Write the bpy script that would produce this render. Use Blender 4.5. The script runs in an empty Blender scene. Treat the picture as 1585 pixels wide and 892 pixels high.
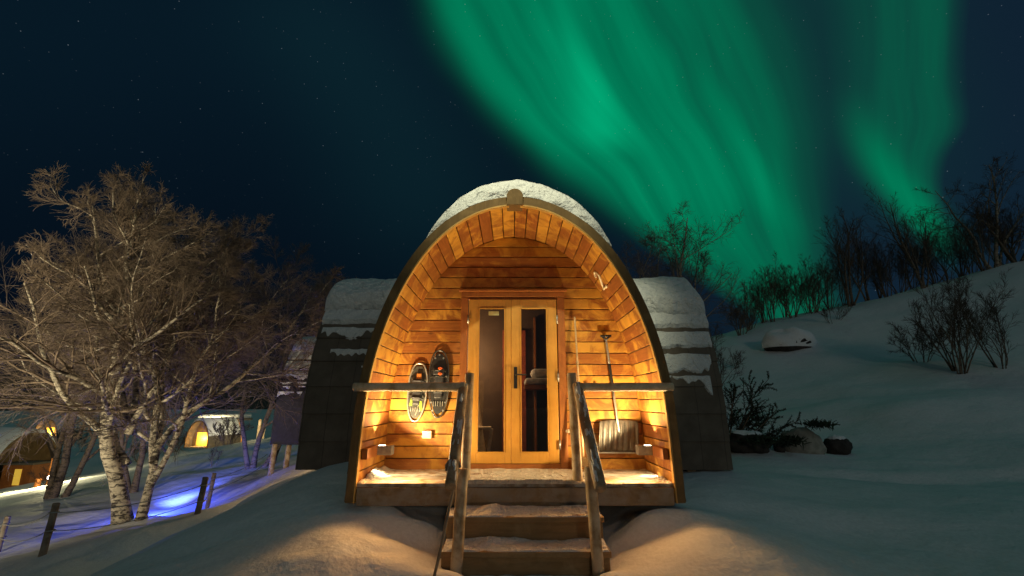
import bpy, math, random
import numpy as np
from mathutils import Matrix, Vector
R = math.radians
sc = bpy.context.scene
col = sc.collection

# ------------------------------------------------------------------ camera
F_PX, TH, CZ = 750.0, R(13.4), 1.53            # focal length in pixels of a 1585 px wide frame, pitch, eye height
CT, ST = math.cos(TH), math.sin(TH)
cam = bpy.data.cameras.new('camera'); co = bpy.data.objects.new('camera', cam); col.objects.link(co)
co.location = (0, 0, CZ); co.rotation_euler = (math.pi/2 + TH, 0, 0)
cam.sensor_width = 36.0; cam.lens = 36.0*F_PX/1585.0; cam.clip_start = 0.05; cam.clip_end = 6000
sc.camera = co
sc.view_settings.view_transform = 'Standard'; sc.view_settings.look = 'None'
sc.view_settings.exposure = 0.0; sc.view_settings.gamma = 1.0; sc.view_settings.use_curve_mapping = False
sc.render.engine = 'CYCLES'
sc.cycles.use_denoising = True
try: sc.cycles.denoiser = 'OPENIMAGEDENOISE'
except Exception: pass
sc.cycles.max_bounces = 6; sc.cycles.transparent_max_bounces = 8; sc.cycles.sample_clamp_indirect = 6.0
sc.cycles.caustics_reflective = False; sc.cycles.caustics_refractive = False

def ray(px, py):
    v = 446.0 - py
    return (px-792.5, F_PX*CT - v*ST, F_PX*ST + v*CT)
def at(px, py, Y):                              # the point of the place seen at (px, py), Y metres ahead
    r = ray(px, py); k = Y/r[1]
    return Vector((r[0]*k, Y, CZ + r[2]*k))

# ------------------------------------------------------------------ world: night sky with northern lights
W = bpy.data.worlds.new('World'); sc.world = W; W.use_nodes = True
wn, wl = W.node_tree.nodes, W.node_tree.links
wn.clear()
def wm(op, a, b=None, c=None, clamp=False):
    n = wn.new('ShaderNodeMath'); n.operation = op; n.use_clamp = clamp
    for i, s in enumerate((a, b, c)):
        if s is None: continue
        if isinstance(s, (int, float)): n.inputs[i].default_value = s
        else: wl.new(s, n.inputs[i])
    return n.outputs[0]
def wcurve(x, pts):                             # pts (x, y) with both inside 0..1
    n = wn.new('ShaderNodeFloatCurve'); cv = n.mapping.curves[0]
    cv.points[0].location = pts[0]; cv.points[1].location = pts[-1]
    for p in pts[1:-1]: cv.points.new(*p)
    n.mapping.use_clip = False; n.mapping.update()
    wl.new(x, n.inputs['Value']); return n.outputs[0]
def wsmooth(x, a, b):
    n = wn.new('ShaderNodeMapRange'); n.interpolation_type = 'SMOOTHSTEP'
    wl.new(x, n.inputs['Value']); n.inputs['From Min'].default_value = a; n.inputs['From Max'].default_value = b
    return n.outputs[0]
def wmix(f, a, b):
    n = wn.new('ShaderNodeMix'); n.data_type = 'RGBA'
    wl.new(f, n.inputs['Factor'])
    for k, s in ((6, a), (7, b)):
        if isinstance(s, tuple): n.inputs[k].default_value = (*s, 1)
        else: wl.new(s, n.inputs[k])
    return n.outputs[2]
tc = wn.new('ShaderNodeTexCoord'); sx = wn.new('ShaderNodeSeparateXYZ'); wl.new(tc.outputs['Generated'], sx.inputs[0])
dx, dy, dz = sx.outputs
yy = wm('MAXIMUM', dy, 0.02)
P_ = wm('DIVIDE', dx, yy); Q_ = wm('MINIMUM', wm('MAXIMUM', wm('DIVIDE', dz, yy), 0.0), 1.299)
qn = wm('DIVIDE', Q_, 1.3)
front = wsmooth(dy, 0.05, 0.3)
wob = wn.new('ShaderNodeTexNoise'); wob.inputs['Scale'].default_value = 3.0; wob.inputs['Detail'].default_value = 2.0
wl.new(tc.outputs['Generated'], wob.inputs['Vector'])
wv = wm('MULTIPLY', wm('SUBTRACT', wob.outputs[0], 0.5), 0.10)
PW = wm('ADD', P_, wv)
def edge(pts):                                  # p as a function of q
    return wm('SUBTRACT', wm('MULTIPLY', wcurve(qn, [(q/1.3, (p+1)/3) for q, p in pts]), 3.0), 1.0)
def streak(x, pts, w, q0, q1, q2, q3):          # a soft ray along p(q), fading in q0..q1 and out q2..q3
    d = wm('DIVIDE', wm('SUBTRACT', x, edge(pts)), w)
    g = wm('POWER', 2.718, wm('MULTIPLY', wm('MULTIPLY', d, d), -1.0))
    return wm('MULTIPLY', g, wm('MULTIPLY', wsmooth(Q_, q0, q1), wm('SUBTRACT', 1.0, wsmooth(Q_, q2, q3))))
def strnoise(s, fs, fq, sd):
    cx = wn.new('ShaderNodeCombineXYZ'); wl.new(wm('MULTIPLY', s, fs), cx.inputs[0]); wl.new(wm('MULTIPLY', Q_, fq), cx.inputs[1]); cx.inputs[2].default_value = sd
    n = wn.new('ShaderNodeTexNoise'); n.inputs['Scale'].default_value = 1.0; n.inputs['Detail'].default_value = 3.0
    wl.new(cx.outputs[0], n.inputs['Vector']); return n.outputs[0]
L1 = edge([(0, .72), (.205, .46), (.348, .245), (.501, .115), (.664, -.04), (.97, -.225), (1.3, -.40)])
R1 = edge([(0, .69), (.247, .70), (.454, .73), (.70, .74), (.97, .71), (1.3, .65)])
s1 = wm('DIVIDE', wm('SUBTRACT', PW, L1), wm('SUBTRACT', R1, L1))
i1 = wcurve(wm('MAXIMUM', wm('MINIMUM', s1, 1.0), 0.0), [(0, 0), (.06, .09), (.14, .34), (.23, .54), (.40, .46), (.58, .42), (.72, .32), (.86, .13), (.94, .04), (1, 0)])
i1 = wm('MULTIPLY', i1, wm('ADD', .10, wm('MULTIPLY', strnoise(s1, 9.5, 1.1, 1.3), 1.8)))
i1 = wm('MULTIPLY', i1, wm('ADD', .35, wm('MULTIPLY', wsmooth(Q_, .15, .5), .65)))
st = streak(P_, [(0, .55), (.40, .34), (.565, .225), (.76, .165), (.97, .08), (1.3, 0)], .055, .53, .62, .62, 1.0)
i1 = wm('ADD', i1, wm('MULTIPLY', st, .55))
st = streak(PW, [(0, .60), (.33, .60), (.45, .555), (.65, .48), (.97, .37), (1.3, .3)], .05, .25, .45, .45, .85)
i1 = wm('ADD', i1, wm('MULTIPLY', st, .24))
st = streak(PW, [(0, .4), (.348, .29), (.5, .16), (.664, .03), (.8, -.07), (.97, -.15), (1.3, -.3)], .065, .30, .62, .80, 1.3)
i1 = wm('ADD', i1, wm('MULTIPLY', st, .42))
st = streak(PW, [(0, .62), (.2, .61), (.3, .575), (.45, .46), (.6, .4), (1.3, .3)], .075, .05, .16, .24, .42)
i1 = wm('ADD', i1, wm('MULTIPLY', st, .16))
L2 = edge([(0, .93), (.33, .88), (.408, .815), (.533, .74), (.70, .73), (.97, .74), (1.3, .72)])
R2 = edge([(0, .965), (.33, .955), (.408, .955), (.533, .985), (.631, 1.06), (.72, 1.075), (.97, 1.12), (1.3, 1.2)])
s2 = wm('DIVIDE', wm('SUBTRACT', PW, L2), wm('SUBTRACT', R2, L2))
i2 = wcurve(wm('MAXIMUM', wm('MINIMUM', s2, 1.0), 0.0), [(0, 0), (.2, .05), (.4, .14), (.6, .20), (.78, .18), (.9, .07), (1, 0)])
i2 = wm('MULTIPLY', i2, wm('ADD', .15, wm('MULTIPLY', strnoise(s2, 5.5, 1.2, 7.7), 1.7)))
i2 = wm('MULTIPLY', i2, wsmooth(Q_, .24, .44))
st = streak(P_, [(0, 1.0), (.33, .94), (.408, .895), (.533, .835), (.7, .80), (1.3, .8)], .05, .28, .40, .46, .75)
i2 = wm('ADD', i2, wm('MULTIPLY', st, .34))
veil = wm('MULTIPLY', streak(P_, [(0, .72), (1.3, .74)], .26, .25, .7, 1.0, 1.3), .055)
AI = wm('MULTIPLY', wm('ADD', wm('ADD', i1, i2), veil), front)
base = wmix(wsmooth(Q_, .1, .95), (.0013, .0042, .0095), (.0022, .0095, .0180))
base = wmix(wsmooth(P_, -.15, .85), base, (.0050, .0150, .0300))
lit = wmix(wsmooth(dx, -.5, .8), (.014, .021, .021), (.046, .092, .114))
base = wmix(wsmooth(dy, .25, -.25), base, lit)         # the lit sky overhead and behind
glow = wm('MULTIPLY', streak(P_, [(0, -.1), (.5, -.22), (.97, -.5), (1.3, -.6)], .22, .1, .5, .8, 1.3), front)
base = wmix(wm('MULTIPLY', glow, .5), base, (.004, .022, .030))
aur = wn.new('ShaderNodeMix'); aur.data_type = 'RGBA'; aur.blend_type = 'ADD'; aur.inputs['Factor'].default_value = 1
sca = wn.new('ShaderNodeVectorMath'); sca.operation = 'SCALE'; sca.inputs[0].default_value = (.0, .335, .142); wl.new(AI, sca.inputs['Scale'])
base = wmix(wm('MINIMUM', wm('MULTIPLY', AI, 2.2), 1.0), base, (.0004, .012, .014)); wl.new(base, aur.inputs[6]); wl.new(sca.outputs[0], aur.inputs[7])
vor = wn.new('ShaderNodeTexVoronoi'); vor.inputs['Scale'].default_value = 120.0; wl.new(tc.outputs['Generated'], vor.inputs['Vector'])
sp = wn.new('ShaderNodeSeparateXYZ'); wl.new(vor.outputs['Color'], sp.inputs[0])
star = wm('MULTIPLY', wm('SUBTRACT', 1.0, wsmooth(vor.outputs['Distance'], -.01, .12)), wm('POWER', sp.outputs[0], 5.0))
star = wm('MULTIPLY', wm('MULTIPLY', star, .24), wsmooth(dz, .03, .2))
addst = wn.new('ShaderNodeVectorMath'); addst.operation = 'ADD'
scs = wn.new('ShaderNodeVectorMath'); scs.operation = 'SCALE'; scs.inputs[0].default_value = (.75, .9, 1.0); wl.new(star, scs.inputs['Scale'])
wl.new(aur.outputs[2], addst.inputs[0]); wl.new(scs.outputs[0], addst.inputs[1])
bg = wn.new('ShaderNodeBackground'); bg.inputs['Strength'].default_value = 1.0; wl.new(addst.outputs[0], bg.inputs['Color'])
wo = wn.new('ShaderNodeOutputWorld'); wl.new(bg.outputs[0], wo.inputs['Surface'])
try: W.cycles.sample_map_resolution = 512
except Exception: pass

# ------------------------------------------------------------------ lights
def lamp(kind, name, loc, energy, color, target=None, size=.03, angle=None, blend=.5):
    d = bpy.data.lights.new(name, kind); d.energy = energy; d.color = color
    o = bpy.data.objects.new(name, d); col.objects.link(o); o.location = loc
    if kind == 'SUN': d.angle = size
    else: d.shadow_soft_size = size
    if kind == 'SPOT': d.spot_size = angle; d.spot_blend = blend
    if target is not None:
        o.rotation_euler = (Vector(target)-Vector(loc)).to_track_quat('-Z', 'Y').to_euler()
    return o
WARM = (1.0, .74, .36)
lamp('SUN', 'warm_front_fill', (0, 0, 50), .15, (1.0, .84, .64), (-9, 55, 39), R(5))  # weak warm sun lamp added to fill surfaces facing the camera
# unseen spot added high behind the photographer to light the roof snow
lamp('SPOT', 'unseen_roof_flood', (-1.6, -3.4, 11), 7200, (1.0, .96, .62), (.0, 5.6, 4.3), .15, R(20), 1.0)
# path lamp left of the frame that lights the birch
lamp('SPOT', 'path_lamp', (-10.5, 1.0, -.5), 7600, (1.0, .85, .58), (-11.6, 13.0, 4.4), .12, R(74), 1.0)
LAMP_Y, LAMP_Z = 5.32, 1.06

# ------------------------------------------------------------------ small tools
def vh(ix, iy, seed):
    n = (ix.astype(np.int64)*374761393 + iy.astype(np.int64)*668265263 + seed*974711) & 0x7fffffff
    n = ((n ^ (n >> 13))*1274126177) & 0x7fffffff
    n = (n ^ (n >> 16)) & 0xffff
    return n/65535.0
def vn(x, y, seed=0):                           # smooth value noise, -1..1
    x = np.asarray(x, float); y = np.asarray(y, float)
    ix = np.floor(x); iy = np.floor(y); fx = x-ix; fy = y-iy
    fx = fx*fx*fx*(fx*(fx*6-15)+10); fy = fy*fy*fy*(fy*(fy*6-15)+10)
    a = vh(ix, iy, seed); b = vh(ix+1, iy, seed); c = vh(ix, iy+1, seed); d = vh(ix+1, iy+1, seed)
    return 2*((a*(1-fx)+b*fx)*(1-fy)+(c*(1-fx)+d*fx)*fy)-1
def fbm(x, y, oct=4, seed=0):
    s = 0; a = 1.0
    for i in range(oct): s = s + a*vn(x*2**i+17.3*i, y*2**i-9.1*i, seed+i); a *= .5
    return s/1.9

class MB:
    def __init__(s): s.v = []; s.f = []
    def add(s, v, f):
        n = len(s.v); s.v += [tuple(p) for p in v]; s.f += [tuple(i+n for i in q) for q in f]; return s
    def box(s, x0, x1, y0, y1, z0, z1):
        return s.hexa([(x0,y0,z0),(x1,y0,z0),(x1,y1,z0),(x0,y1,z0),(x0,y0,z1),(x1,y0,z1),(x1,y1,z1),(x0,y1,z1)])
    def hexa(s, v):
        return s.add(v, [(0,3,2,1),(4,5,6,7),(0,1,5,4),(1,2,6,5),(2,3,7,6),(3,0,4,7)])
    def obox(s, c, size, rot):
        c = Vector(c); h = [k/2 for k in size]
        return s.hexa([c + rot @ Vector((a*h[0], b*h[1], d*h[2])) for a,b,d in ((-1,-1,-1),(1,-1,-1),(1,1,-1),(-1,1,-1),(-1,-1,1),(1,-1,1),(1,1,1),(-1,1,1))])
    def tube(s, pts, rad, n=12, caps=True, jit=0, rng=None, flat=1.0, axis=None):
        pts = [Vector(p) for p in pts]; m = len(pts)
        if not hasattr(rad, '__len__'): rad = [rad]*m
        V = []; F = []; u0 = None
        for i, p in enumerate(pts):
            t = (pts[min(i+1, m-1)]-pts[max(i-1, 0)]).normalized()
            if u0 is None:
                u0 = t.orthogonal() if axis is None else Vector(axis)
            u = (u0 - t*u0.dot(t)).normalized(); w = t.cross(u); u0 = u
            for k in range(n):
                a = 2*math.pi*k/n; r = rad[i]*(1+(rng.uniform(-jit, jit) if rng else 0))
                V.append(p + u*math.cos(a)*r*flat + w*math.sin(a)*r)
        for i in range(m-1):
            for k in range(n):
                F.append((i*n+k, i*n+(k+1)%n, (i+1)*n+(k+1)%n, (i+1)*n+k))
        if caps: F.append(tuple(range(n-1, -1, -1))); F.append(tuple((m-1)*n+k for k in range(n)))
        return s.add(V, F)
    def loop(s, pts, r, n=8):                   # closed tube
        pts = [Vector(p) for p in pts]; m = len(pts); V = []; F = []
        for i, p in enumerate(pts):
            t = (pts[(i+1) % m]-pts[i-1]).normalized(); u = Vector((0, 1, 0)); u = (u-t*u.dot(t)).normalized(); w = t.cross(u)
            for k in range(n):
                a = 2*math.pi*k/n; V.append(p+u*math.cos(a)*r+w*math.sin(a)*r)
        for i in range(m):
            for k in range(n): F.append((i*n+k, i*n+(k+1)%n, ((i+1)%m)*n+(k+1)%n, ((i+1)%m)*n+k))
        return s.add(V, F)
    def prism(s, poly, y0, y1):                 # poly in x, z
        n = len(poly); V = [(x, y0, z) for x, z in poly]+[(x, y1, z) for x, z in poly]
        return s.add(V, [tuple(range(n)), tuple(range(2*n-1, n-1, -1))]+[(i, n+i, n+(i+1)%n, (i+1)%n) for i in range(n)])
    def build(s, name, mat, parent=None, bevel=0, smooth=False):
        me = bpy.data.meshes.new(name); me.from_pydata(s.v, [], s.f); me.update()
        return link(name, me, mat, parent, bevel, smooth)
def link(name, me, mat, parent=None, bevel=0, smooth=False):
    me.materials.append(mat)
    o = bpy.data.objects.new(name, me); col.objects.link(o)
    if parent is not None: put(o, parent)
    if bevel:
        m = o.modifiers.new('bevel', 'BEVEL'); m.width = bevel; m.segments = 2; m.limit_method = 'ANGLE'; m.angle_limit = R(40)
    if smooth: me.polygons.foreach_set('use_smooth', np.ones(len(me.polygons), bool))
    return o
def put(o, parent):
    o.parent = parent
    # meshes keep their points in world coordinates; only a thing's Empty has a place of its own
    if parent.type == 'EMPTY': o.matrix_parent_inverse = Matrix.Translation(-Vector(parent.location))
def mesh_np(name, V, Q, mat, parent=None, smooth=True):
    me = bpy.data.meshes.new(name); V = np.asarray(V, np.float32); Q = np.asarray(Q, np.int32)
    k = Q.shape[1]
    me.vertices.add(len(V)); me.vertices.foreach_set('co', V.ravel())
    me.loops.add(Q.size); me.loops.foreach_set('vertex_index', Q.ravel())
    me.polygons.add(len(Q)); me.polygons.foreach_set('loop_start', np.arange(len(Q), dtype=np.int32)*k)
    me.polygons.foreach_set('loop_total', np.full(len(Q), k, np.int32))
    me.update(calc_edges=True); me.validate()
    return link(name, me, mat, parent, 0, smooth)
def tag(o, label, cat, group=None, kind=None):
    o['label'] = label
    if cat: o['category'] = cat
    if group: o['group'] = group
    if kind: o['kind'] = kind
    return o
def thing(name, loc, label, cat, group=None):
    o = bpy.data.objects.new(name, None); col.objects.link(o); o.location = loc; o.empty_display_size = .2
    return tag(o, label, cat, group)
def copy_tree(o, parent=None):
    c = o.copy(); col.objects.link(c)
    if parent is not None: c.parent = parent
    for ch in [k for k in bpy.data.objects if k.parent == o and k is not c]: copy_tree(ch, c)
    return c

# ------------------------------------------------------------------ materials
def new_mat(name):
    m = bpy.data.materials.new(name); m.use_nodes = True; nt = m.node_tree
    return m, nt, nt.nodes['Principled BSDF']
def nd(nt, t, **kw):
    n = nt.nodes.new(t)
    for k, v in kw.items():
        if k in n.inputs: n.inputs[k].default_value = v
        else: setattr(n, k, v)
    return n
def mixc(nt, fac, a, b, mode='MIX'):
    n = nt.nodes.new('ShaderNodeMix'); n.data_type = 'RGBA'; n.blend_type = mode
    for k, s in ((0, fac), (6, a), (7, b)):
        if isinstance(s, (int, float)): n.inputs[k].default_value = s
        elif isinstance(s, tuple): n.inputs[k].default_value = (*s, 1)
        else: nt.links.new(s, n.inputs[k])
    return n.outputs[2]
def mrange(nt, x, a, b, c=0, d=1):
    n = nt.nodes.new('ShaderNodeMapRange'); nt.links.new(x, n.inputs[0])
    for i, v in enumerate((a, b, c, d)): n.inputs[1+i].default_value = v
    return n.outputs[0]
def bump(nt, bs, h, strength, dist):
    b = nd(nt, 'ShaderNodeBump'); b.inputs['Strength'].default_value = strength; b.inputs['Distance'].default_value = dist
    nt.links.new(h, b.inputs['Height']); nt.links.new(b.outputs[0], bs.inputs['Normal'])
def noise(nt, vec, scale, detail=4, dist=0, rough=.55):
    n = nd(nt, 'ShaderNodeTexNoise'); n.inputs['Scale'].default_value = scale; n.inputs['Detail'].default_value = detail
    n.inputs['Distortion'].default_value = dist; n.inputs['Roughness'].default_value = rough
    nt.links.new(vec, n.inputs['Vector']); return n.outputs[0]
def mapped(nt, scale):
    t = nd(nt, 'ShaderNodeTexCoord'); m = nd(nt, 'ShaderNodeMapping'); m.inputs['Scale'].default_value = scale
    nt.links.new(t.outputs['Object'], m.inputs['Vector']); return m.outputs[0], t.outputs['Object']
def wood(name, dark, mid, light, axis='x', blotch=.5, rough=.62, island=.35, knots=True, grey=None):
    m, nt, b = new_mat(name)
    s = {'x': (.10, 1, 1), 'y': (1, .10, 1), 'z': (1, 1, .10)}[axis]
    vec, raw = mapped(nt, s)
    g = nd(nt, 'ShaderNodeNewGeometry')
    off = nd(nt, 'ShaderNodeVectorMath'); off.operation = 'SCALE'; off.inputs[0].default_value = (31, 17, 23)
    nt.links.new(g.outputs['Random Per Island'], off.inputs['Scale'])
    av = nd(nt, 'ShaderNodeVectorMath'); av.operation = 'ADD'; nt.links.new(vec, av.inputs[0]); nt.links.new(off.outputs[0], av.inputs[1])
    grain = noise(nt, av.outputs[0], 34, 6, .6, .65)
    c = mixc(nt, mrange(nt, grain, .3, .7), dark, mid)
    ao = nd(nt, 'ShaderNodeVectorMath'); ao.operation = 'ADD'; nt.links.new(raw, ao.inputs[0]); nt.links.new(off.outputs[0], ao.inputs[1])
    bl = noise(nt, ao.outputs[0], 3.6, 6, 1.2, .62)
    sm = nd(nt, 'ShaderNodeMath', operation='ADD'); nt.links.new(bl, sm.inputs[0])
    nt.links.new(mrange(nt, g.outputs['Random Per Island'], 0, 1, -island/2, island/2), sm.inputs[1])
    c = mixc(nt, mrange(nt, sm.outputs[0], .45, .64, 0, blotch), c, light)
    gm = noise(nt, raw, 1.3, 5, .6); c = mixc(nt, mrange(nt, gm, .38, .62, .55, 0), c, tuple(k*.55 for k in mid))
    if knots:
        kv = nd(nt, 'ShaderNodeVectorMath'); kv.operation = 'MULTIPLY'
        kv.inputs[1].default_value = {'x': (.45, 1, 1), 'y': (1, .45, 1), 'z': (1, 1, .45)}[axis]
        nt.links.new(ao.outputs[0], kv.inputs[0])
        v = nd(nt, 'ShaderNodeTexVoronoi'); v.inputs['Scale'].default_value = 3.4; nt.links.new(kv.outputs[0], v.inputs['Vector'])
        c = mixc(nt, mrange(nt, v.outputs['Distance'], .03, .075, .75, 0), c, tuple(k*.35 for k in dark))
    if grey:
        gn = noise(nt, raw, 9, 5, .3); c = mixc(nt, mrange(nt, gn, .40, .62, 0, .85), c, grey)
    nt.links.new(c, b.inputs['Base Color']); b.inputs['Roughness'].default_value = rough
    b.inputs['Specular IOR Level'].default_value = .25
    bump(nt, b, grain, .25, .004)
    return m
def snow_mat(name, colr=(.80, .82, .84), s1=5.0, s2=40.0, st=.5, rough_patch=False):
    m, nt, b = new_mat(name); vec, raw = mapped(nt, (1, 1, 1))
    n1 = noise(nt, raw, s1, 5, .2); n2 = noise(nt, raw, s2, 4)
    a = nd(nt, 'ShaderNodeMath', operation='MULTIPLY_ADD'); a.inputs[1].default_value = .12
    nt.links.new(n2, a.inputs[0]); nt.links.new(n1, a.inputs[2])
    c = mixc(nt, mrange(nt, n2, .35, .7), tuple(k*.88 for k in colr), colr)
    nt.links.new(c, b.inputs['Base Color']); b.inputs['Roughness'].default_value = .7
    b.inputs['Specular IOR Level'].default_value = .2
    bump(nt, b, a.outputs[0], st, .10)
    return m
def plain(name, colr, rough=.6, metal=0.0, nz=18, var=.35, bmp=.15, spec=.4):
    m, nt, b = new_mat(name); vec, raw = mapped(nt, (1, 1, 1)); n1 = noise(nt, raw, nz, 5, .2)
    c = mixc(nt, mrange(nt, n1, .3, .7), tuple(k*(1-var) for k in colr), tuple(min(1, k*(1+var*.5)) for k in colr))
    nt.links.new(c, b.inputs['Base Color']); b.inputs['Roughness'].default_value = rough; b.inputs['Metallic'].default_value = metal
    b.inputs['Specular IOR Level'].default_value = spec
    if bmp: bump(nt, b, n1, bmp, .006)
    return m
def emit(name, colr, strength):
    m, nt, b = new_mat(name); b.inputs['Base Color'].default_value = (*colr, 1)
    b.inputs['Emission Color'].default_value = (*colr, 1); b.inputs['Emission Strength'].default_value = strength
    return m
M = {}
M['lining'] = wood('stained_lining_boards', (.21, .062, .013), (.33, .115, .024), (.66, .34, .048), 'y', .9, .62, .22, True)
M['wallb'] = wood('stained_wall_boards', (.24, .074, .015), (.37, .138, .026), (.68, .36, .052), 'x', .85, .6, .22, True)
M['trim'] = wood('stained_trim', (.24, .075, .018), (.35, .12, .03), (.45, .18, .04), 'z', .6, .55, .2, False)
M['door'] = wood('golden_door_wood', (.46, .21, .036), (.58, .29, .052), (.62, .33, .065), 'z', .5, .45, .1, False)
M['archw'] = wood('dark_arch_board', (.13, .078, .030), (.20, .125, .05), (.28, .18, .075), 'z', .6, .75, .2, False)
M['fascia'] = wood('weathered_fascia', (.18, .12, .065), (.29, .20, .115), (.38, .28, .18), 'x', .6, .8, .2, True, (.30, .26, .22))
M['deck'] = wood('frosted_deck', (.22, .15, .09), (.34, .25, .16), (.5, .45, .4), 'x', .8, .85, .3, False, (.55, .53, .5))
M['log'] = wood('frosted_log', (.34, .23, .12), (.52, .38, .22), (.66, .53, .35), 'x', .7, .8, .2, True, (.70, .59, .43))
M['logz'] = wood('frosted_post', (.24, .15, .075), (.40, .27, .145), (.55, .42, .26), 'z', .7, .8, .2, True, (.56, .46, .33))
M['fpost'] = wood('grey_fence_post', (.07, .055, .042), (.15, .115, .085), (.24, .19, .14), 'z', .7, .85, .2, True, (.24, .21, .17))
M['step'] = wood('worn_step_boards', (.22, .135, .06), (.36, .23, .11), (.46, .31, .16), 'x', .6, .8, .2, True)
M['snow'] = snow_mat('snow', s1=3.2, s2=30.0, st=.36)
M['snowc'] = snow_mat('crumbly_snow', (.78, .80, .80), 9, 45, 1.0)
M['bark'] = None
M['dark'] = plain('dark_void', (.012, .010, .009), .9)
M['metal'] = plain('grey_metal', (.42, .42, .40), .4, .8, 30, .25)
M['black'] = plain('black_plastic', (.015, .015, .017), .45, 0, 30, .3)
M['rock'] = plain('dark_rock', (.045, .038, .034), .9, 0, 7, .6, .8)
M['rockp'] = plain('pale_rock', (.30, .29, .25), .9, 0, 6, .5, .8)
M['twig'] = plain('brown_twigs', (.19, .14, .095), .85, 0, 5, .4, 0)
M['twigd'] = plain('dark_twigs', (.085, .062, .044), .85, 0, 5, .4, 0)
M['needle'] = plain('juniper_needles', (.030, .045, .022), .85, 0, 9, .5, 0)
def bark_mat(name, pale, dark, amt):
    m, nt, b = new_mat(name); vec, raw = mapped(nt, (1, 1, 2.6)); n1 = noise(nt, vec, 5.5, 6, 1.0, .65); n2 = noise(nt, raw, 26, 4)
    c = mixc(nt, mrange(nt, n1, .60-amt, .66-amt*.6), pale, dark)
    c = mixc(nt, mrange(nt, n2, .55, .68, 0, .7), c, dark)
    nt.links.new(c, b.inputs['Base Color']); b.inputs['Roughness'].default_value = .85; bump(nt, b, n1, .7, .02); return m
M['bark'] = bark_mat('birch_bark', (.44, .385, .28), (.035, .028, .022), .145)
M['barkd'] = bark_mat('dark_birch_bark', (.16, .12, .085), (.03, .024, .02), .10)
def shingle_mat():
    m, nt, b = new_mat('dark_shingles'); t = nd(nt, 'ShaderNodeTexCoord'); raw = t.outputs['Object']
    n1 = noise(nt, raw, 4, 5); n2 = noise(nt, raw, 90, 3)
    s = nd(nt, 'ShaderNodeSeparateXYZ'); nt.links.new(raw, s.inputs[0])
    c = mixc(nt, mrange(nt, n1, .3, .7), (.085, .068, .050), (.145, .118, .090))
    w = nd(nt, 'ShaderNodeMath', operation='MULTIPLY'); w.inputs[1].default_value = 3.1; nt.links.new(s.outputs[0], w.inputs[0])
    fr = nd(nt, 'ShaderNodeMath', operation='FRACT'); nt.links.new(w.outputs[0], fr.inputs[0])
    c = mixc(nt, mrange(nt, fr.outputs[0], .015, .04, .6, 0), c, (.03, .025, .02))
    nt.links.new(c, b.inputs['Base Color']); b.inputs['Roughness'].default_value = .85; bump(nt, b, n2, .4, .004); return m
M['shingle'] = shingle_mat()
def glass_mat():
    m, nt, b = new_mat('door_glass'); nt.nodes.remove(b)
    tr = nd(nt, 'ShaderNodeBsdfTransparent'); tr.inputs[0].default_value = (.86, .88, .86, 1)
    gl = nd(nt, 'ShaderNodeBsdfGlossy'); gl.inputs['Roughness'].default_value = .02
    fz = nd(nt, 'ShaderNodeFresnel'); fz.inputs[0].default_value = 1.5
    mx = nd(nt, 'ShaderNodeMixShader'); nt.links.new(fz.outputs[0], mx.inputs[0]); nt.links.new(tr.outputs[0], mx.inputs[1]); nt.links.new(gl.outputs[0], mx.inputs[2])
    nt.links.new(mx.outputs[0], nt.nodes['Material Output'].inputs['Surface']); return m
M['glass'] = glass_mat()
M['lit'] = emit('lamp_glass', (1.0, .86, .62), 14)
M['blueled'] = emit('blue_led', (.08, .14, 1.0), 14)
M['window'] = emit('lit_window', (1.0, .62, .18), 1.3)
M['windowy'] = emit('lit_yellow_window', (1.0, .62, .08), .36)
M['lampw'] = emit('white_lamp', (1.0, .92, .75), 16)

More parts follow.
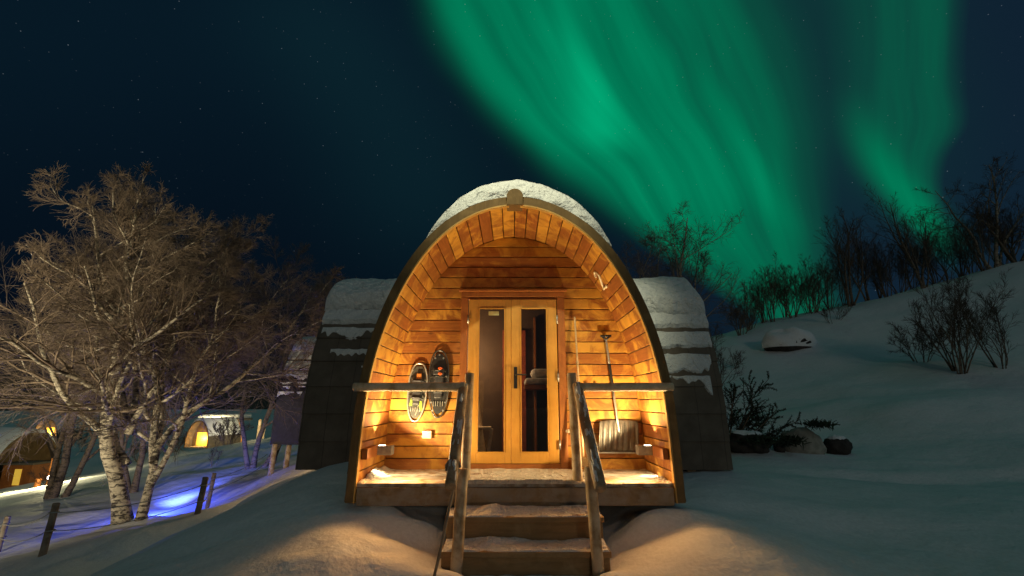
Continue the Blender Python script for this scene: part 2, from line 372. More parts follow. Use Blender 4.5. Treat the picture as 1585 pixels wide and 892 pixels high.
# ------------------------------------------------------------------ terrain
CP = [ # x, y, z
 (0,-30,-.5),(-30,-30,-3),(30,-30,1.5),(0,-8,-.1),(0,0,0),(-3,1,-.1),(3,1,.05),(-1.6,3.2,.18),(-1.25,4.15,.36),(1.65,4.1,.32),(.1,3.3,.02),(.1,4.1,.08),(.1,5.2,.15),
 (-1.0,5.0,.48),(1.2,5.0,.46),(0,7,.3),(0,9,.3),(-1.62,4.85,.56),(1.70,4.85,.56),(-2.05,6.3,.82),(-1.95,5.5,.70),(-2.6,7,.60),(-3.1,6,.40),(-3.2,5.4,.34),(-3.33,4.2,.12),(-3.9,5.2,.0),(-4.6,5.0,-.32),(-2.8,4.6,.26),(-2.2,4.4,.34),
 (-2.4,3.0,.05),(-5,3,-.5),(-9,3,-1.2),(-20,3,-2.6),
 (-4.0,9,.22),(-5.1,13,0),(-6.4,13.5,-.37),(-5.2,7.9,-.50),(-4.2,6.3,-.18),(-4.6,9.5,-.15),(-5.6,11.5,-.45),(-6.5,8.3,-.55),(-7.25,8.2,-.78),(-7.5,12.6,-1.0),(-7.4,11,-.92),(-9,12.2,-1.1),(-10.7,11.1,-1.3),(-9.6,9.8,-1.2),(-12,6,-1.4),
 (-10.8,16,-1.12),(-12.6,21.6,-1.0),(-13.1,26,-.65),(-15.3,17.8,-1.6),(-19.7,20,-2.1),(-21.5,24,-2.1),(-21,35,-1.6),(-30,30,-3.6),(-35.6,38,-4.6),(-39,50,-3.2),(-42,88,-5),(-60,60,-6),(-60,20,-6),(-90,90,-8),
 (-15,60,-1.2),(-30,100,-4),(0,60,.5),(0,100,2),(-4,20,.3),(-8,40,-.4),
 (2.9,6.8,.66),(2.1,5.6,.60),(5.3,7,.50),(5.2,5.4,.38),(3.0,4.8,.28),(1.95,5.1,.5),(6,10,.84),(4.4,9.5,.86),(9,6,.45),(8,2,.2),(14,3,.8),
 (7.8,10,1.34),(6.9,13,1.62),(8.6,16,2.86),(9.9,17,3.45),(10.85,12,2.15),(12,10,1.75),(16,9,2.4),(3.2,12,.9),
 (8.5,20,4.05),(12.35,20,5.02),(14,20,5.36),(16.6,20,5.95),(19.5,20,6.6),(22,20,7.4),(14,15.5,3.8),(18,15,4.9),
 (12,25,5.3),(18,25,6.5),(25,25,7.8),(10,32,4.8),(20,45,6.5),(5,20,2.9),(0,20,1.2),(3,30,3),(30,15,6.5),(30,5,3.0),(40,40,9),(30,100,7),(80,60,12),(90,0,8),(60,-30,4)]
CP = np.array(CP, float)
def _U(d): return np.where(d > 0, d*d*np.log(np.maximum(d, 1e-9)), 0)
def _tps():
    # stretched coordinates, so the far points do not swamp the near ones
    s = np.stack(warp(CP[:, 0], CP[:, 1]), 1); n = len(s)
    K = _U(np.linalg.norm(s[:, None]-s[None], axis=2)) + np.eye(n)*.0008
    Pm = np.concatenate([np.ones((n, 1)), s], 1)
    A = np.block([[K, Pm], [Pm.T, np.zeros((3, 3))]])
    return s, np.linalg.solve(A, np.concatenate([CP[:, 2], np.zeros(3)]))
def warp(x, y): return np.arcsinh(np.asarray(x, float)/5.0)*2.2, np.arcsinh((np.asarray(y, float)-5.0)/5.0)*2.2
TS, TW = _tps()
def ground(x, y, fine=True):
    x = np.atleast_1d(np.asarray(x, float)); y = np.atleast_1d(np.asarray(y, float)); sh = x.shape; x = x.ravel(); y = y.ravel()
    xc = np.clip(x, -110, 110); yc = np.clip(y, -40, 120)
    u, v = warp(xc, yc); h = np.empty(len(x))
    for i in range(0, len(x), 40000):
        a = np.stack((u[i:i+40000], v[i:i+40000]), 1)
        d = np.linalg.norm(a[:, None]-TS[None], axis=2)
        h[i:i+40000] = _U(d) @ TW[:-3] + TW[-3] + a @ TW[-2:]
    far = np.clip((np.hypot(x, y)-70)/200, 0, 1); far = far*far*(3-2*far)
    h = h*(1-far) + (-3.0)*far
    r = np.hypot(x, y-5)
    h += .06*fbm(x*.7, y*.7, 3, 5)*np.clip(r/4-.3, 0, 2.4)+.05*fbm(x*.35+y*.2, y*1.1, 3, 77)*np.clip(r/5-.5, 0, 1.5)
    h += .30*fbm(x*.13+3, y*.13, 3, 9)*np.clip((r-9)/14, 0, 1)
    def g(cx, cy, sx_, sy_, a): return a*np.exp(-((x-cx)/sx_)**2-((y-cy)/sy_)**2)
    # drifts and hollows round the cabin, the shovelled heaps and the path banks
    h += g(-1.15, 4.1, .7, .40, .07)+g(1.55, 4.0, .8, .42, .06)+g(2.7, 4.4, .9, .6, .05)
    h += g(-.9, 4.62, .5, .12, -.06)+g(1.3, 4.62, .5, .12, -.05)
    h += g(-.78, 4.86, .26, .07, .10)+g(-1.2, 4.95, .18, .09, .09)+g(-.95, 4.72, .3, .05, .06)+g(1.25, 4.84, .26, .07, .09)+g(1.05, 4.70, .25, .05, .06)
    h += g(-.42, 4.02, .22, .16, .12)+g(.72, 4.03, .22, .16, .12)
    h += g(8.4, 10.2, 2.2, .7, .22)+g(6.6, 11.2, 1.6, .6, .14)+g(12, 7.8, 3, .5, .10)+g(3.4, 5.4, 1.2, .3, .06)
    h += g(-8.1, 11.5, .6, .45, .20)+g(-7.6, 13.6, .4, .8, .10)
    trk = np.exp(-((y-7.0-.05*(x-4)+.06*np.sin(x*1.3))/.16)**2)*np.clip((x-3.2)/1.5, 0, 1)
    h -= trk*(.05+.025*vn(x*3.1, y*0, 61)); h += .025*np.exp(-((y-7.32-.05*(x-4))/.14)**2)*np.clip((x-3.2)/1.5, 0, 1)
    ridge = np.exp(-((x+6.0-.12*(y-8))/.45)**2)*np.clip((y-5)/2, 0, 1)*np.clip((18-y)/4, 0, 1)
    h += ridge*(.03+.12*fbm(x*1.9, y*1.9, 3, 21))
    rut = np.exp(-((x+5.0-.10*(y-8))/.35)**2)*np.clip((y-5)/2, 0, 1)*np.clip((17-y)/4, 0, 1)
    h -= rut*(.12+.08*fbm(x*2.6, y*2.6, 2, 22))
    if fine:
        h += .018*fbm(x*3.5+y, y*4.5, 3, 31)*np.clip(1.6-r/9, 0, 1)
        tram = np.clip(1-np.abs(x+1.2)/1.0, 0, 1)*np.clip(1-np.abs(y-4.0)/.7, 0, 1)
        h += tram*.06*fbm(x*5, y*5, 3, 41)
        for i_ in range(26):                     # boot prints along the way to the steps
            rr_ = random.Random(700+i_); px_ = .05+.42*(i_ % 2)+rr_.uniform(-.12, .12)-(.0 if i_ < 14 else 1.2+.12*i_); py_ = 3.0+.09*i_ if i_ < 14 else 3.4+.11*(i_-14)
            h -= .05*np.exp(-((x-px_)/.07)**4-((y-py_)/.14)**4)
        h -= .035*np.clip(fbm(x*2.8, y*2.8, 2, 51)-.15, 0, 1)*np.clip(1-np.abs(x+4.6)/3.5, 0, 1)
    return h.reshape(sh)
def gz(x, y): return float(ground([x], [y])[0])
def hit(px, py, y0=3.0):                         # where the line of sight through (px, py) meets the ground
    r = np.array(ray(px, py)); Y = np.geomspace(y0, 90, 500); k = Y/r[1]
    d = CZ+r[2]*k - ground(r[0]*k, Y); i = int(np.argmax(d < 0)) if (d < 0).any() else 499
    return Vector((r[0]*k[i], Y[i], CZ+r[2]*k[i]))
def make_ground():
    nx, ny = 480, 440
    ux = np.linspace(-math.asinh(1600/2.6), math.asinh(1600/2.6), nx); X = 2.6*np.sinh(ux)-.3
    uy = np.linspace(-math.asinh(500/2.6), math.asinh(1700/2.6), ny); Y = 5+2.6*np.sinh(uy)
    gx, gy = np.meshgrid(X, Y, indexing='ij'); H = ground(gx, gy)
    V = np.stack((gx, gy, H), 2).reshape(-1, 3)
    i = np.arange(nx-1)[:, None]*ny+np.arange(ny-1)[None]
    Q = np.stack((i, i+ny, i+ny+1, i+1), 2).reshape(-1, 4)
    return mesh_np('ground', V, Q, M['snow'])
g = make_ground(); tag(g, 'snow covered ground rising to a hill at the right and falling to a valley at the left', None, kind='structure')
def make_hills():
    n, k = 200, 14; V = []; Q = []
    for i in range(n):
        a = math.pi*(1.05 - 1.1*i/(n-1))
        for j in range(k):
            t = j/(k-1); r = 420+300*t
            hh = (26+14*math.sin(a*3.1+1)+8*math.sin(a*7.7)+4*math.sin(a*19))*math.sin(t*math.pi/2)
            V.append((r*math.cos(a), r*math.sin(a), -8+hh))
    for i in range(n-1):
        for j in range(k-1): Q.append((i*k+j, i*k+j+1, (i+1)*k+j+1, (i+1)*k+j))
    return mesh_np('hills', V, Q, plain('distant_forest', (.03, .034, .036), .9, 0, .05, .5, 0))
tag(make_hills(), 'dark wooded hills far behind', None, kind='structure')

# ------------------------------------------------------------------ arch profile of the cabins, measured from the front
CX = .03
INNER = [(550,778),(553,746),(560,674),(568,607),(578.5,561),(590.6,521),(606.5,480),(623,447),(643,412),(677,368.6),(722,336),(765,319)]
def _profile():
    p = []
    for x, y in INNER:
        q = at(x, y, 4.87); p.append((CX-q.x, q.z))
    p.append((0, at(790, 316.5, 4.87).z))
    p = np.array(p)
    full = np.concatenate([np.stack((-p[:, 0], p[:, 1]), 1), np.stack((p[-2::-1, 0], p[-2::-1, 1]), 1)])
    for it in range(3):
        d = np.r_[0, np.cumsum(np.hypot(*np.diff(full, axis=0).T))]; t = np.linspace(0, d[-1], 121)
        full = np.stack((np.interp(t, d, full[:, 0]), np.interp(t, d, full[:, 1])), 1)
        for k in range(10):
            full[1:-1] = (full[:-2]+2*full[1:-1]+full[2:])/4
    return full
PR = _profile(); PD = np.r_[0, np.cumsum(np.hypot(*np.diff(PR, axis=0).T))]; PL = PD[-1]
def prof(s, off=0.0):                           # (x, z) at arc length s from the left foot, pushed outwards by off
    s = np.asarray(s, float); x = np.interp(s, PD, PR[:, 0]); z = np.interp(s, PD, PR[:, 1])
    e = .05; tx = np.interp(s+e, PD, PR[:, 0])-np.interp(s-e, PD, PR[:, 0]); tz = np.interp(s+e, PD, PR[:, 1])-np.interp(s-e, PD, PR[:, 1])
    l = np.maximum(np.hypot(tx, tz), 1e-9)
    return x - tz/l*off, z + tx/l*off
def half_w(z):                                  # inner half width at height z
    h = PR[:61]; return float(np.interp(z, h[:, 1], -h[:, 0]))
Y0, YB, DZ = 4.88, 5.86, .80                     # porch front, back wall, deck height

# ------------------------------------------------------------------ the cabin
cabin = thing('camping_pod', (CX, Y0, .6), 'arched wooden camping cabin with lit orange porch, glazed double door and dark shingled side wings', 'cabin')
# lining of the porch
mb = MB(); npl = 54; step = PL/npl; rng = random.Random(3)
for i in range(npl):
    a, b = i*step+.005, (i+1)*step-.005; o0 = rng.uniform(0, .003)
    (xa, za), (xb, zb) = prof(a, o0), prof(b, o0); (xc, zc), (xd, zd) = prof(b, .030), prof(a, .030)
    y0, y1 = Y0+.002, YB+.06
    mb.hexa([(xa+CX,y0,za),(xb+CX,y0,zb),(xb+CX,y1,zb),(xa+CX,y1,za),(xd+CX,y0,zd),(xc+CX,y0,zc),(xc+CX,y1,zc),(xd+CX,y1,zd)])
mb.build('porch_lining', M['lining'], cabin, .003)
# outer roof shell of the front part, in lapped courses
def shell(mapper, off0, rows, a0, a1, name, parent, inner=.036, mat=None):
    mb = MB(); st = PL/rows
    for i in range(rows):
        up = i < rows/2
        lo, hi = (i*st, (i+1)*st) if up else ((i+1)*st, i*st)
        pts = [prof(lo, inner), prof(lo, off0+.028), prof((lo+hi)/2, off0+.017), prof(hi, off0+.004), prof(hi, inner)]
        n = len(pts); V = [mapper(a0, x, z) for x, z in pts]+[mapper(a1, x, z) for x, z in pts]
        mb.add(V, [tuple(range(n)), tuple(range(2*n-1, n-1, -1))]+[(k, n+k, n+(k+1)%n, (k+1)%n) for k in range(n)])
    return mb.build(name, mat or M['shingle'], parent)
shell(lambda a, x, z: (x+CX, a, z), .085, 30, Y0+.01, 7.3, 'roof', cabin)
WC = 8.36; WS = .90                                       # axis of the crossing wing
wing_end = 2.95
def wmap(a, x, z): return (a+CX, WC+x*WS, .63+(z-.6)*WS)
shell(wmap, .085, 18, -wing_end, wing_end, 'wing_roof', cabin)
ip = [prof(s) for s in np.linspace(0, PL, 60)]
for sgn in (-1, 1):
    mb = MB(); n = len(ip); x0 = CX+sgn*(wing_end-.14); x1 = CX+sgn*(wing_end-.08)
    V = [(x0, WC+x*WS, .63+(z-.6)*WS) for x, z in ip]+[(x1, WC+x*WS, .63+(z-.6)*WS) for x, z in ip]
    mb.add(V, [tuple(range(n)), tuple(range(2*n-1, n-1, -1))]+[(k, n+k, n+(k+1)%n, (k+1)%n) for k in range(n)])
    mb.build('wing_end_wall', M['wallb'], cabin)
# arch board round the porch mouth
mb = MB(); seg = 46; gap = .085
ss = np.linspace(0, PL, seg*2+1)
for side in (0, 1):
    s0, s1 = (0, PL/2-gap) if side == 0 else (PL/2+gap, PL)
    q = np.linspace(s0, s1, seg)
    xi, zi = prof(q, .0115); xo, zo = prof(q, .088+.014*np.sin(np.pi*q/PL))
    poly = [(x+CX, z) for x, z in zip(xi, zi)]+[(x+CX, z) for x, z in zip(xo[::-1], zo[::-1])]
    n = len(poly); yA, yB = Y0-.055, Y0-.002
    V = [(x, yA, z) for x, z in poly]+[(x, yB, z) for x, z in poly]; m = seg; F = []
    for k in range(m-1):
        F.append((k, k+1, n-2-k, n-1-k)); F.append((n+k, 2*n-1-k, 2*n-2-k, n+k+1))
    for k in range(n): F.append((k, n+k, n+(k+1) % n, (k+1) % n))
    mb.add(V, F)
mb.build('arch_frame', M['archw'], cabin, .006)
zt = PR[60, 1]
mb = MB(); q = np.linspace(0, PL, 121); xi, zi = prof(q, -.004); xo, zo = prof(q, .0105); n = len(q)
V = [(x+CX, yy_, z) for yy_ in (Y0-.0595, Y0-.002) for xs_, zs_ in ((xi, zi), (xo, zo)) for x, z in zip(xs_, zs_)]; F = []
for k in range(n-1):
    for a, b in ((0, n), (n, 3*n), (3*n, 2*n), (2*n, 0)): F.append((a+k, a+k+1, b+k+1, b+k))
mb.add(V, F); mb.build('edge_strip', wood('golden_strip', (.44, .24, .06), (.58, .34, .09), (.66, .42, .14), 'z', .5, .5, .1, False), cabin)
poly = [(CX-.088, zt-.006), (CX+.088, zt-.006), (CX+.088, zt+.10)]+[(CX+.088*math.cos(a), zt+.10+.085*math.sin(a)) for a in np.linspace(.2, math.pi-.2, 9)]+[(CX-.088, zt+.10)]
MB().prism(poly, Y0-.085, Y0+.10).build('ridge_beam', M['archw'], cabin, .008)
# back wall with its boards, round the door opening
DX0, DX1, DZ0, DZ1 = -.525, .54, .866, 2.77
mb = MB(); rng = random.Random(8); z = DZ-.01; bh = .1335
while z < zt-.02:
    z1 = min(z+bh-.010, zt-.012); w0, w1 = half_w(z)+.012, half_w(z1)+.012
    yj = rng.uniform(0, .004); yf, yb = YB-.022+yj, YB+.02
    ch = .004
    def board(xa0, xa1, xb0, xb1):              # bottom from xa0 to xb0, top from xa1 to xb1
        mb.hexa([(xa0,yf,z),(xb0,yf,z),(xb0,yb,z),(xa0,yb,z),(xa1,yf,z1),(xb1,yf,z1),(xb1,yb,z1),(xa1,yb,z1)])
    if z < DZ1+.02:
        board(CX-w0, CX-w1, DX0-.03, DX0-.03); board(DX1+.03, DX1+.03, CX+w0, CX+w1)
    else: board(CX-w0, CX-w1, CX+w0, CX+w1)
    z += bh
mb.build('back_wall', M['wallb'], cabin, .004)
mb = MB()                                       # dark sheathing behind the boards
xs = [(CX+x, z) for x, z in zip(*prof(np.linspace(0, PL, 41), .02))]
L_ = [p for p in xs if p[0] < DX0-.04]; R_ = [p for p in xs if p[0] > DX1+.04]; T_ = [p for p in xs if DX0-.04 <= p[0] <= DX1+.04]
mb.prism(L_+[(DX0-.035, L_[-1][1]), (DX0-.035, .7)], YB+.022, YB+.06); mb.prism(R_+[(DX1+.035, .7), (DX1+.035, R_[0][1])], YB+.022, YB+.06)
mb.prism([(DX0-.03, DZ1+.02), (DX0-.03, T_[0][1])]+T_+[(DX1+.03, T_[-1][1]), (DX1+.03, DZ1+.02)], YB+.022, YB+.06)
mb.build('sheathing', M['dark'], cabin)
# deck and fascia
mb = MB(); nb = 8; y = Y0-.02
for i in range(nb):
    y1 = y+.124
    mb.box(CX-half_w(DZ)-.005, CX+half_w(DZ)+.005, y+.003, y1-.003, DZ-.035, DZ+rng.uniform(-.002, .002)); y = y1
mb.build('deck', M['deck'], cabin, .004)
mb = MB(); wf = half_w(.7)-.012
mb.box(CX-wf, CX-.55, Y0-.046, Y0-.022, .615, DZ-.037); mb.box(.80, CX+wf, Y0-.046, Y0-.022, .615, DZ-.037)
mb.box(CX-.545, .795, Y0-.050, Y0-.022, .635, DZ-.037)
mb.box(CX-wf, CX+wf, Y0-.02, Y0+.9, .60, .64)
mb.build('deck_fascia', M['fascia'], cabin, .005)
for x, y in [(x, Y0+.62) for x in (-1.35, -.5, .6, 1.4)]+[(x, 7.06) for x in (-2.55, -.9, 1.05, 2.45)]:
    MB().box(x-.06, x+.06, y-.06, y+.06, -.1, .60 if y < 6 else .66).build('stilt', M['fascia'], cabin, .005)
# door casing
mb = MB(); yc0, yc1 = YB-.075, YB-.024
mb.box(DX0-.095, DX0-.012, yc0+.02, yc1, DZ+.002, 2.80); mb.box(DX1+.012, DX1+.10, yc0+.02, yc1, DZ+.002, 2.80)
mb.box(DX0-.095, DX1+.10, yc0+.02, yc1, 2.803, 2.862); mb.box(DX0-.125, DX1+.13, yc0-.03, yc1, 2.864, 2.888)
mb.box(DX0-.010, DX1+.010, yc0+.02, yc1+.02, DZ+.002, DZ0-.006)
mb.box(DX0-.012, DX1+.012, yc1-.01, YB+.05, 2.775, 2.80)
mb.build('door_casing', M['trim'], cabin, .005)
def door(x0, x1, px0, px1, lab, handle):
    y0, y1 = YB-.055, YB+.0; PZ0, PZ1 = .982, 2.664
    mb = MB()
    mb.box(x0, px0, y0, y1, DZ0, DZ1); mb.box(px1, x1, y0, y1, DZ0, DZ1)
    mb.box(px0+.0005, px1-.0005, y0, y1, DZ0, PZ0); mb.box(px0+.0005, px1-.0005, y0, y1, PZ1, DZ1)
    d = mb.build('door', M['door'], cabin, .004); d['label'] = lab
    b = MB(); t = .012
    b.box(px0, px0+t, y0-.008, y0+.02, PZ0, PZ1); b.box(px1-t, px1, y0-.008, y0+.02, PZ0, PZ1)
    b.box(px0+t, px1-t, y0-.008, y0+.02, PZ0, PZ0+t); b.box(px0+t, px1-t, y0-.008, y0+.02, PZ1-t, PZ1)
    b.build('glazing_bead', M['door'], d, .003)
    MB().box(px0+.001, px1-.001, y0+.024, y0+.028, PZ0+.001, PZ1-.001).build('glass_pane', M['glass'], d)
    hx = x0-.006 if handle is None else x1+.006
    for hz in (1.07, 1.83, 2.52):
        MB().tube([(hx, y0-.012, hz-.05), (hx, y0-.012, hz+.05)], .011, 10).build('hinge', M['metal'], d, 0, True)
    if handle is not None:
        h = MB(); h.box(handle-.02, handle+.02, y0-.012, y0-.001, 1.70, 1.95)
        h.tube([(handle, y0-.010, 1.86), (handle, y0-.055, 1.86), (handle+.02, y0-.062, 1.86), (handle+.13, y0-.062, 1.855)], .0095, 10)
        h.tube([(handle, y0-.024, 1.76), (handle, y0-.010, 1.76)], .012, 12)
        h.build('handle', plain('dark_handle_metal', (.05, .045, .04), .35, .9), d, .002)
    return d
dl = door(DX0, -.012, -.405, -.083, 'left door leaf with a small pale sticker on its glass', None)
MB().box(-.285, -.160, YB-.0335, YB-.0325, 2.575, 2.625).build('sticker', plain('pale_sticker', (.42, .38, .18), .6), dl)
door(-.008, DX1, .100, .425, 'right door leaf with a dark lever handle', .042)
# room behind the glass
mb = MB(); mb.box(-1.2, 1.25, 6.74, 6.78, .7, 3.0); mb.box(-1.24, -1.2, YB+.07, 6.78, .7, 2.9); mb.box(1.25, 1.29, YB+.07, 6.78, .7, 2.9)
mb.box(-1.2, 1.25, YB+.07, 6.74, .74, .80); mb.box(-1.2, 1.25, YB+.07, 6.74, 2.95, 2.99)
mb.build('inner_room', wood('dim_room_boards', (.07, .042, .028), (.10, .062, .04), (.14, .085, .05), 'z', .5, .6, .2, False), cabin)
# wall lamps, up and down lights on a batten
for sgn in (-1, 1):
    hw = half_w(LAMP_Z); xw = CX+sgn*(hw-.006)
    bt = MB(); e = xw-sgn*.055
    bt.box(min(xw, e), max(xw, e), Y0+.02, LAMP_Y-.065, LAMP_Z-.055, LAMP_Z+.045)
    lo = MB(); e2 = xw-sgn*.20
    lo.box(min(xw, e2), max(xw, e2), LAMP_Y-.062, LAMP_Y+.062, LAMP_Z-.05, LAMP_Z+.042)
    L = lo.build('wall_lamp', plain('grey_lamp_casing', (.22, .21, .20), .7), cabin, .004)
    bt.build('lamp_batten', M['trim'], L, .004)
    xc = xw-sgn*.085
    for zz in (LAMP_Z+.0435, LAMP_Z-.0515):
        MB().box(xc-.03, xc+.03, LAMP_Y-.03, LAMP_Y+.03, zz-.001, zz+.001).build('lamp_glass', M['lit'], L)
    for up in (1, -1):
        z0 = LAMP_Z+(.056 if up > 0 else -.064)
        lamp('SPOT', 'wall_lamp_beam', (xc, LAMP_Y, z0), 32 if up > 0 else 9, (1.0, .84, .58), (xc+sgn*.05, LAMP_Y, z0+up), .012, R(62), .15)
        if up < 0: lamp('SPOT', 'snow_fill_spot', (xw-sgn*.33, LAMP_Y-.17, LAMP_Z-.02), 62, (1.0, .50, .16), (xc-sgn*.45, LAMP_Y-1.4, LAMP_Z-.70), .14, R(130), .7)  # added spot off the casing, throws warm light out onto the snow
        if up < 0: lamp('SPOT', 'wall_lamp_wash', (xw-sgn*.21, LAMP_Y, LAMP_Z-.02), 15, WARM, (xw-sgn*1.2, LAMP_Y+.05, LAMP_Z-.16), .02, R(120), .8)
        lamp('SPOT', 'wall_lamp_spread', (xw-sgn*.19, LAMP_Y, z0), 118 if up > 0 else 6, WARM, (xc-sgn*.9, LAMP_Y-.05, z0+up*1.2), .02, R(168), .35)
# junction box, hooks
MB().box(-1.03, -.925, YB-.075, YB-.024, 1.14, 1.225).build('junction_box', plain('cream_plastic', (.62, .52, .34), .5), cabin, .006)
def hook_at(x, z):
    h = MB(); h.box(x-.09, x+.09, YB-.04, YB-.024, z-.02, z+.02)
    for q in (-.05, .05): h.tube([(x+q, YB-.04, z), (x+q, YB-.085, z)], .016, 10)
    h.build('wall_hook', plain('pale_hook', (.5, .44, .34), .5), cabin, .003)
hook_at(.965, 1.70); hook_at(.68, 1.22)
# house number 2 on the lining, right side
pz = at(928, 437, 5.48).z
sN = float(np.interp(pz, PR[60:][::-1, 1], PD[60:][::-1]))
two = [(-.35,.62),(-.30,.85),(-.05,1.0),(.22,.90),(.30,.65),(.16,.38),(-.06,.10),(-.30,-.22),(-.42,-.42),(-.25,-.36),(-.02,-.40),(.22,-.48),(.42,-.36)]
def num_pt(a, b):
    s = sN - b*.155; x, z = prof(s, -.008); return (x+CX, 5.50-a*.20, z)
def smooth_path(pts, k=5):
    pts = np.array(pts); out = []
    for i in range(len(pts)-1):
        p0, p1, p2, p3 = pts[max(i-1, 0)], pts[i], pts[i+1], pts[min(i+2, len(pts)-1)]
        for t in np.linspace(0, 1, k, endpoint=False):
            out.append(.5*((2*p1)+(-p0+p2)*t+(2*p0-5*p1+4*p2-p3)*t*t+(-p0+3*p1-3*p2+p3)*t**3))
    out.append(pts[-1]); return out
MB().tube([num_pt(*p) for p in smooth_path(two)], .011, 8).build('house_number', plain('cream_number', (.75, .68, .50), .5), cabin, 0, True)

lamp('POINT', 'room_fill', (-.7, 6.25, 2.2), 42, (1.0, .62, .32), None, .1)  # added point light without a fixture, brightens the interior behind the glass
# ------------------------------------------------------------------ things inside, seen through the glass
d = thing('inner_door', (.03, 6.7, DZ), 'reddish inner door standing behind the meeting stiles of the glazed doors', 'inner door')
MB().box(-.13, .19, 6.69, 6.725, DZ+.01, 2.52).build('panel', plain('reddish_panel', (.30, .055, .02), .6), d, .004)
MB().box(.30, .33, 6.68, 6.725, DZ+.01, 2.7).build('jamb', M['trim'], d, .003)
b = thing('bunk_bed', (.75, 6.4, DZ), 'bunk with white bedding seen through the right glass pane', 'bed')
MB().box(.155, 1.2, 6.15, 6.66, 1.70, 1.76).build('bed_frame', M['trim'], b, .01)
MB().box(.16, 1.19, 6.14, 6.65, 1.765, 1.84).build('mattress', plain('white_linen', (.5, .48, .45), .9), b, .03)
MB().box(.24, .8, 6.2, 6.5, 1.845, 1.96).build('pillow', plain('white_pillow', (.6, .58, .54), .9), b, .05)
c = thing('wooden_chair', (-.42, 6.5, DZ), 'pale folding chair inside the cabin behind the left glass pane', 'chair')
mb = MB()
mb.obox((-.45, 6.35, 1.22), (.16, .03, .82), Matrix.Rotation(R(-9), 3, 'Y'))
mb.build('backrest', plain('pale_chair_wood', (.60, .47, .34), .6), c, .02)
for q in (-.52, -.28):
    MB().obox((q, 6.25, 1.02), (.04, .04, .42), Matrix.Rotation(R(8), 3, 'Y')).build('leg', plain('pale_chair_leg', (.55, .43, .3), .6), c, .006)
MB().box(-.52, -.26, 6.22, 6.40, 1.22, 1.25).build('seat', plain('pale_chair_seat', (.55, .43, .3), .6), c, .006)

# ------------------------------------------------------------------ steps
steps = thing('wooden_steps', (.11, 4.4, .1), 'worn wooden steps dusted with snow leading up to the porch deck', 'steps')
SX0, SX1 = -.578, .795
trd = [(.575, 4.52, 4.83), (.375, 4.25, 4.54), (.175, 3.97, 4.27)]
for z, ya, yb in trd:
    MB().box(SX0, SX1, ya, yb, z-.045, z).build('tread', M['step'], steps, .006)
    MB().box(SX0+.02, SX1-.02, ya+.02, ya+.045, z-.19, z-.047).build('riser', M['step'], steps, .004)
for x in (SX0+.03, SX1-.03):
    mb = MB(); pr = [(3.98, .0), (4.02, .128), (4.27, .128), (4.30, .328), (4.54, .328), (4.57, .528), (4.83, .528), (4.83, .0)]
    n = len(pr); V = [(x-.022, y, z) for y, z in pr]+[(x+.022, y, z) for y, z in pr]
    mb.add(V, [tuple(range(n)), tuple(range(2*n-1, n-1, -1))]+[(i, n+i, n+(i+1)%n, (i+1)%n) for i in range(n)])
    mb.build('stringer', M['step'], steps)

# ------------------------------------------------------------------ handrails of round logs
def log(name, a, b, r, mat, parent, seed):
    rg = random.Random(seed); a, b = Vector(a), Vector(b); n = 9; pts = []; rr = []
    for i in range(n):
        t = i/(n-1); p = a.lerp(b, t); pts.append(p+Vector((rg.uniform(-1, 1), rg.uniform(-1, 1), rg.uniform(-1, 1)))*r*.05)
        rr.append(r*(1+rg.uniform(-.04, .04)))
    d = (b-a).normalized(); pts = [a-d*.0]+pts[1:-1]+[b]
    pts = [pts[0]-d*r*.16]+pts+[pts[-1]+d*r*.16]; rr = [rr[0]*.86]+rr+[rr[-1]*.86]
    return MB().tube(pts, rr, 16, True).build(name, mat, parent, 0, True)
hl = thing('handrail', (-.46, 4.5, .1), 'left log handrail with bark and ice on its slope and a cord tied to it', 'handrail', 'log handrails beside the steps')
log('post', (-.448, 4.93, DZ+.002), (-.425, 4.93, 1.82), .046, M['logz'], hl, 1)
log('post', (-.452, 4.20, -.05), (-.402, 4.22, 1.00), .047, M['logz'], hl, 2)
log('crossbar', (-1.53, 4.79, 1.685), (-.46, 4.79, 1.685), .041, M['log'], hl, 3)
RA, RB = Vector((-.475, 4.83, 1.70)), Vector((-.468, 3.955, .915))
barkm = wood('icy_bark_rail', (.13, .08, .04), (.34, .22, .12), (.52, .39, .24), 'y', .6, .75, .2, True, (.38, .30, .21))
log('sloping_rail', RA, RB, .047, barkm, hl, 4)
rp = [(-.43, 4.10, 1.04), (-.45, 4.08, .93), (-.49, 4.04, .72), (-.545, 3.98, .42), (-.60, 3.93, .16), (-.62, 3.90, .02)]
mb = MB().tube(smooth_path(rp, 4), .011, 8); an = [(-.47+.056*math.cos(t), 4.09+.03*math.sin(t), 1.035+.056*math.sin(t)) for t in np.linspace(0, 6.0, 16)]
mb.tube(an, .011, 8); mb.build('cord', plain('frosted_cord', (.22, .17, .12), .8), hl, 0, True)
hr = thing('handrail', (.66, 4.5, .1), 'right log handrail with patches of snow on its slope in front of the shovel', 'handrail', 'log handrails beside the steps')
log('post', (.628, 4.93, DZ+.002), (.600, 4.93, 1.82), .047, M['logz'], hr, 5)
log('post', (.690, 4.20, -.05), (.640, 4.22, 1.02), .047, M['logz'], hr, 6)
log('crossbar', (.62, 4.79, 1.685), (1.555, 4.79, 1.685), .041, M['log'], hr, 7)
RC, RD = Vector((.640, 4.83, 1.70)), Vector((.675, 3.945, .900))
log('sloping_rail', RC, RD, .049, barkm, hr, 8)

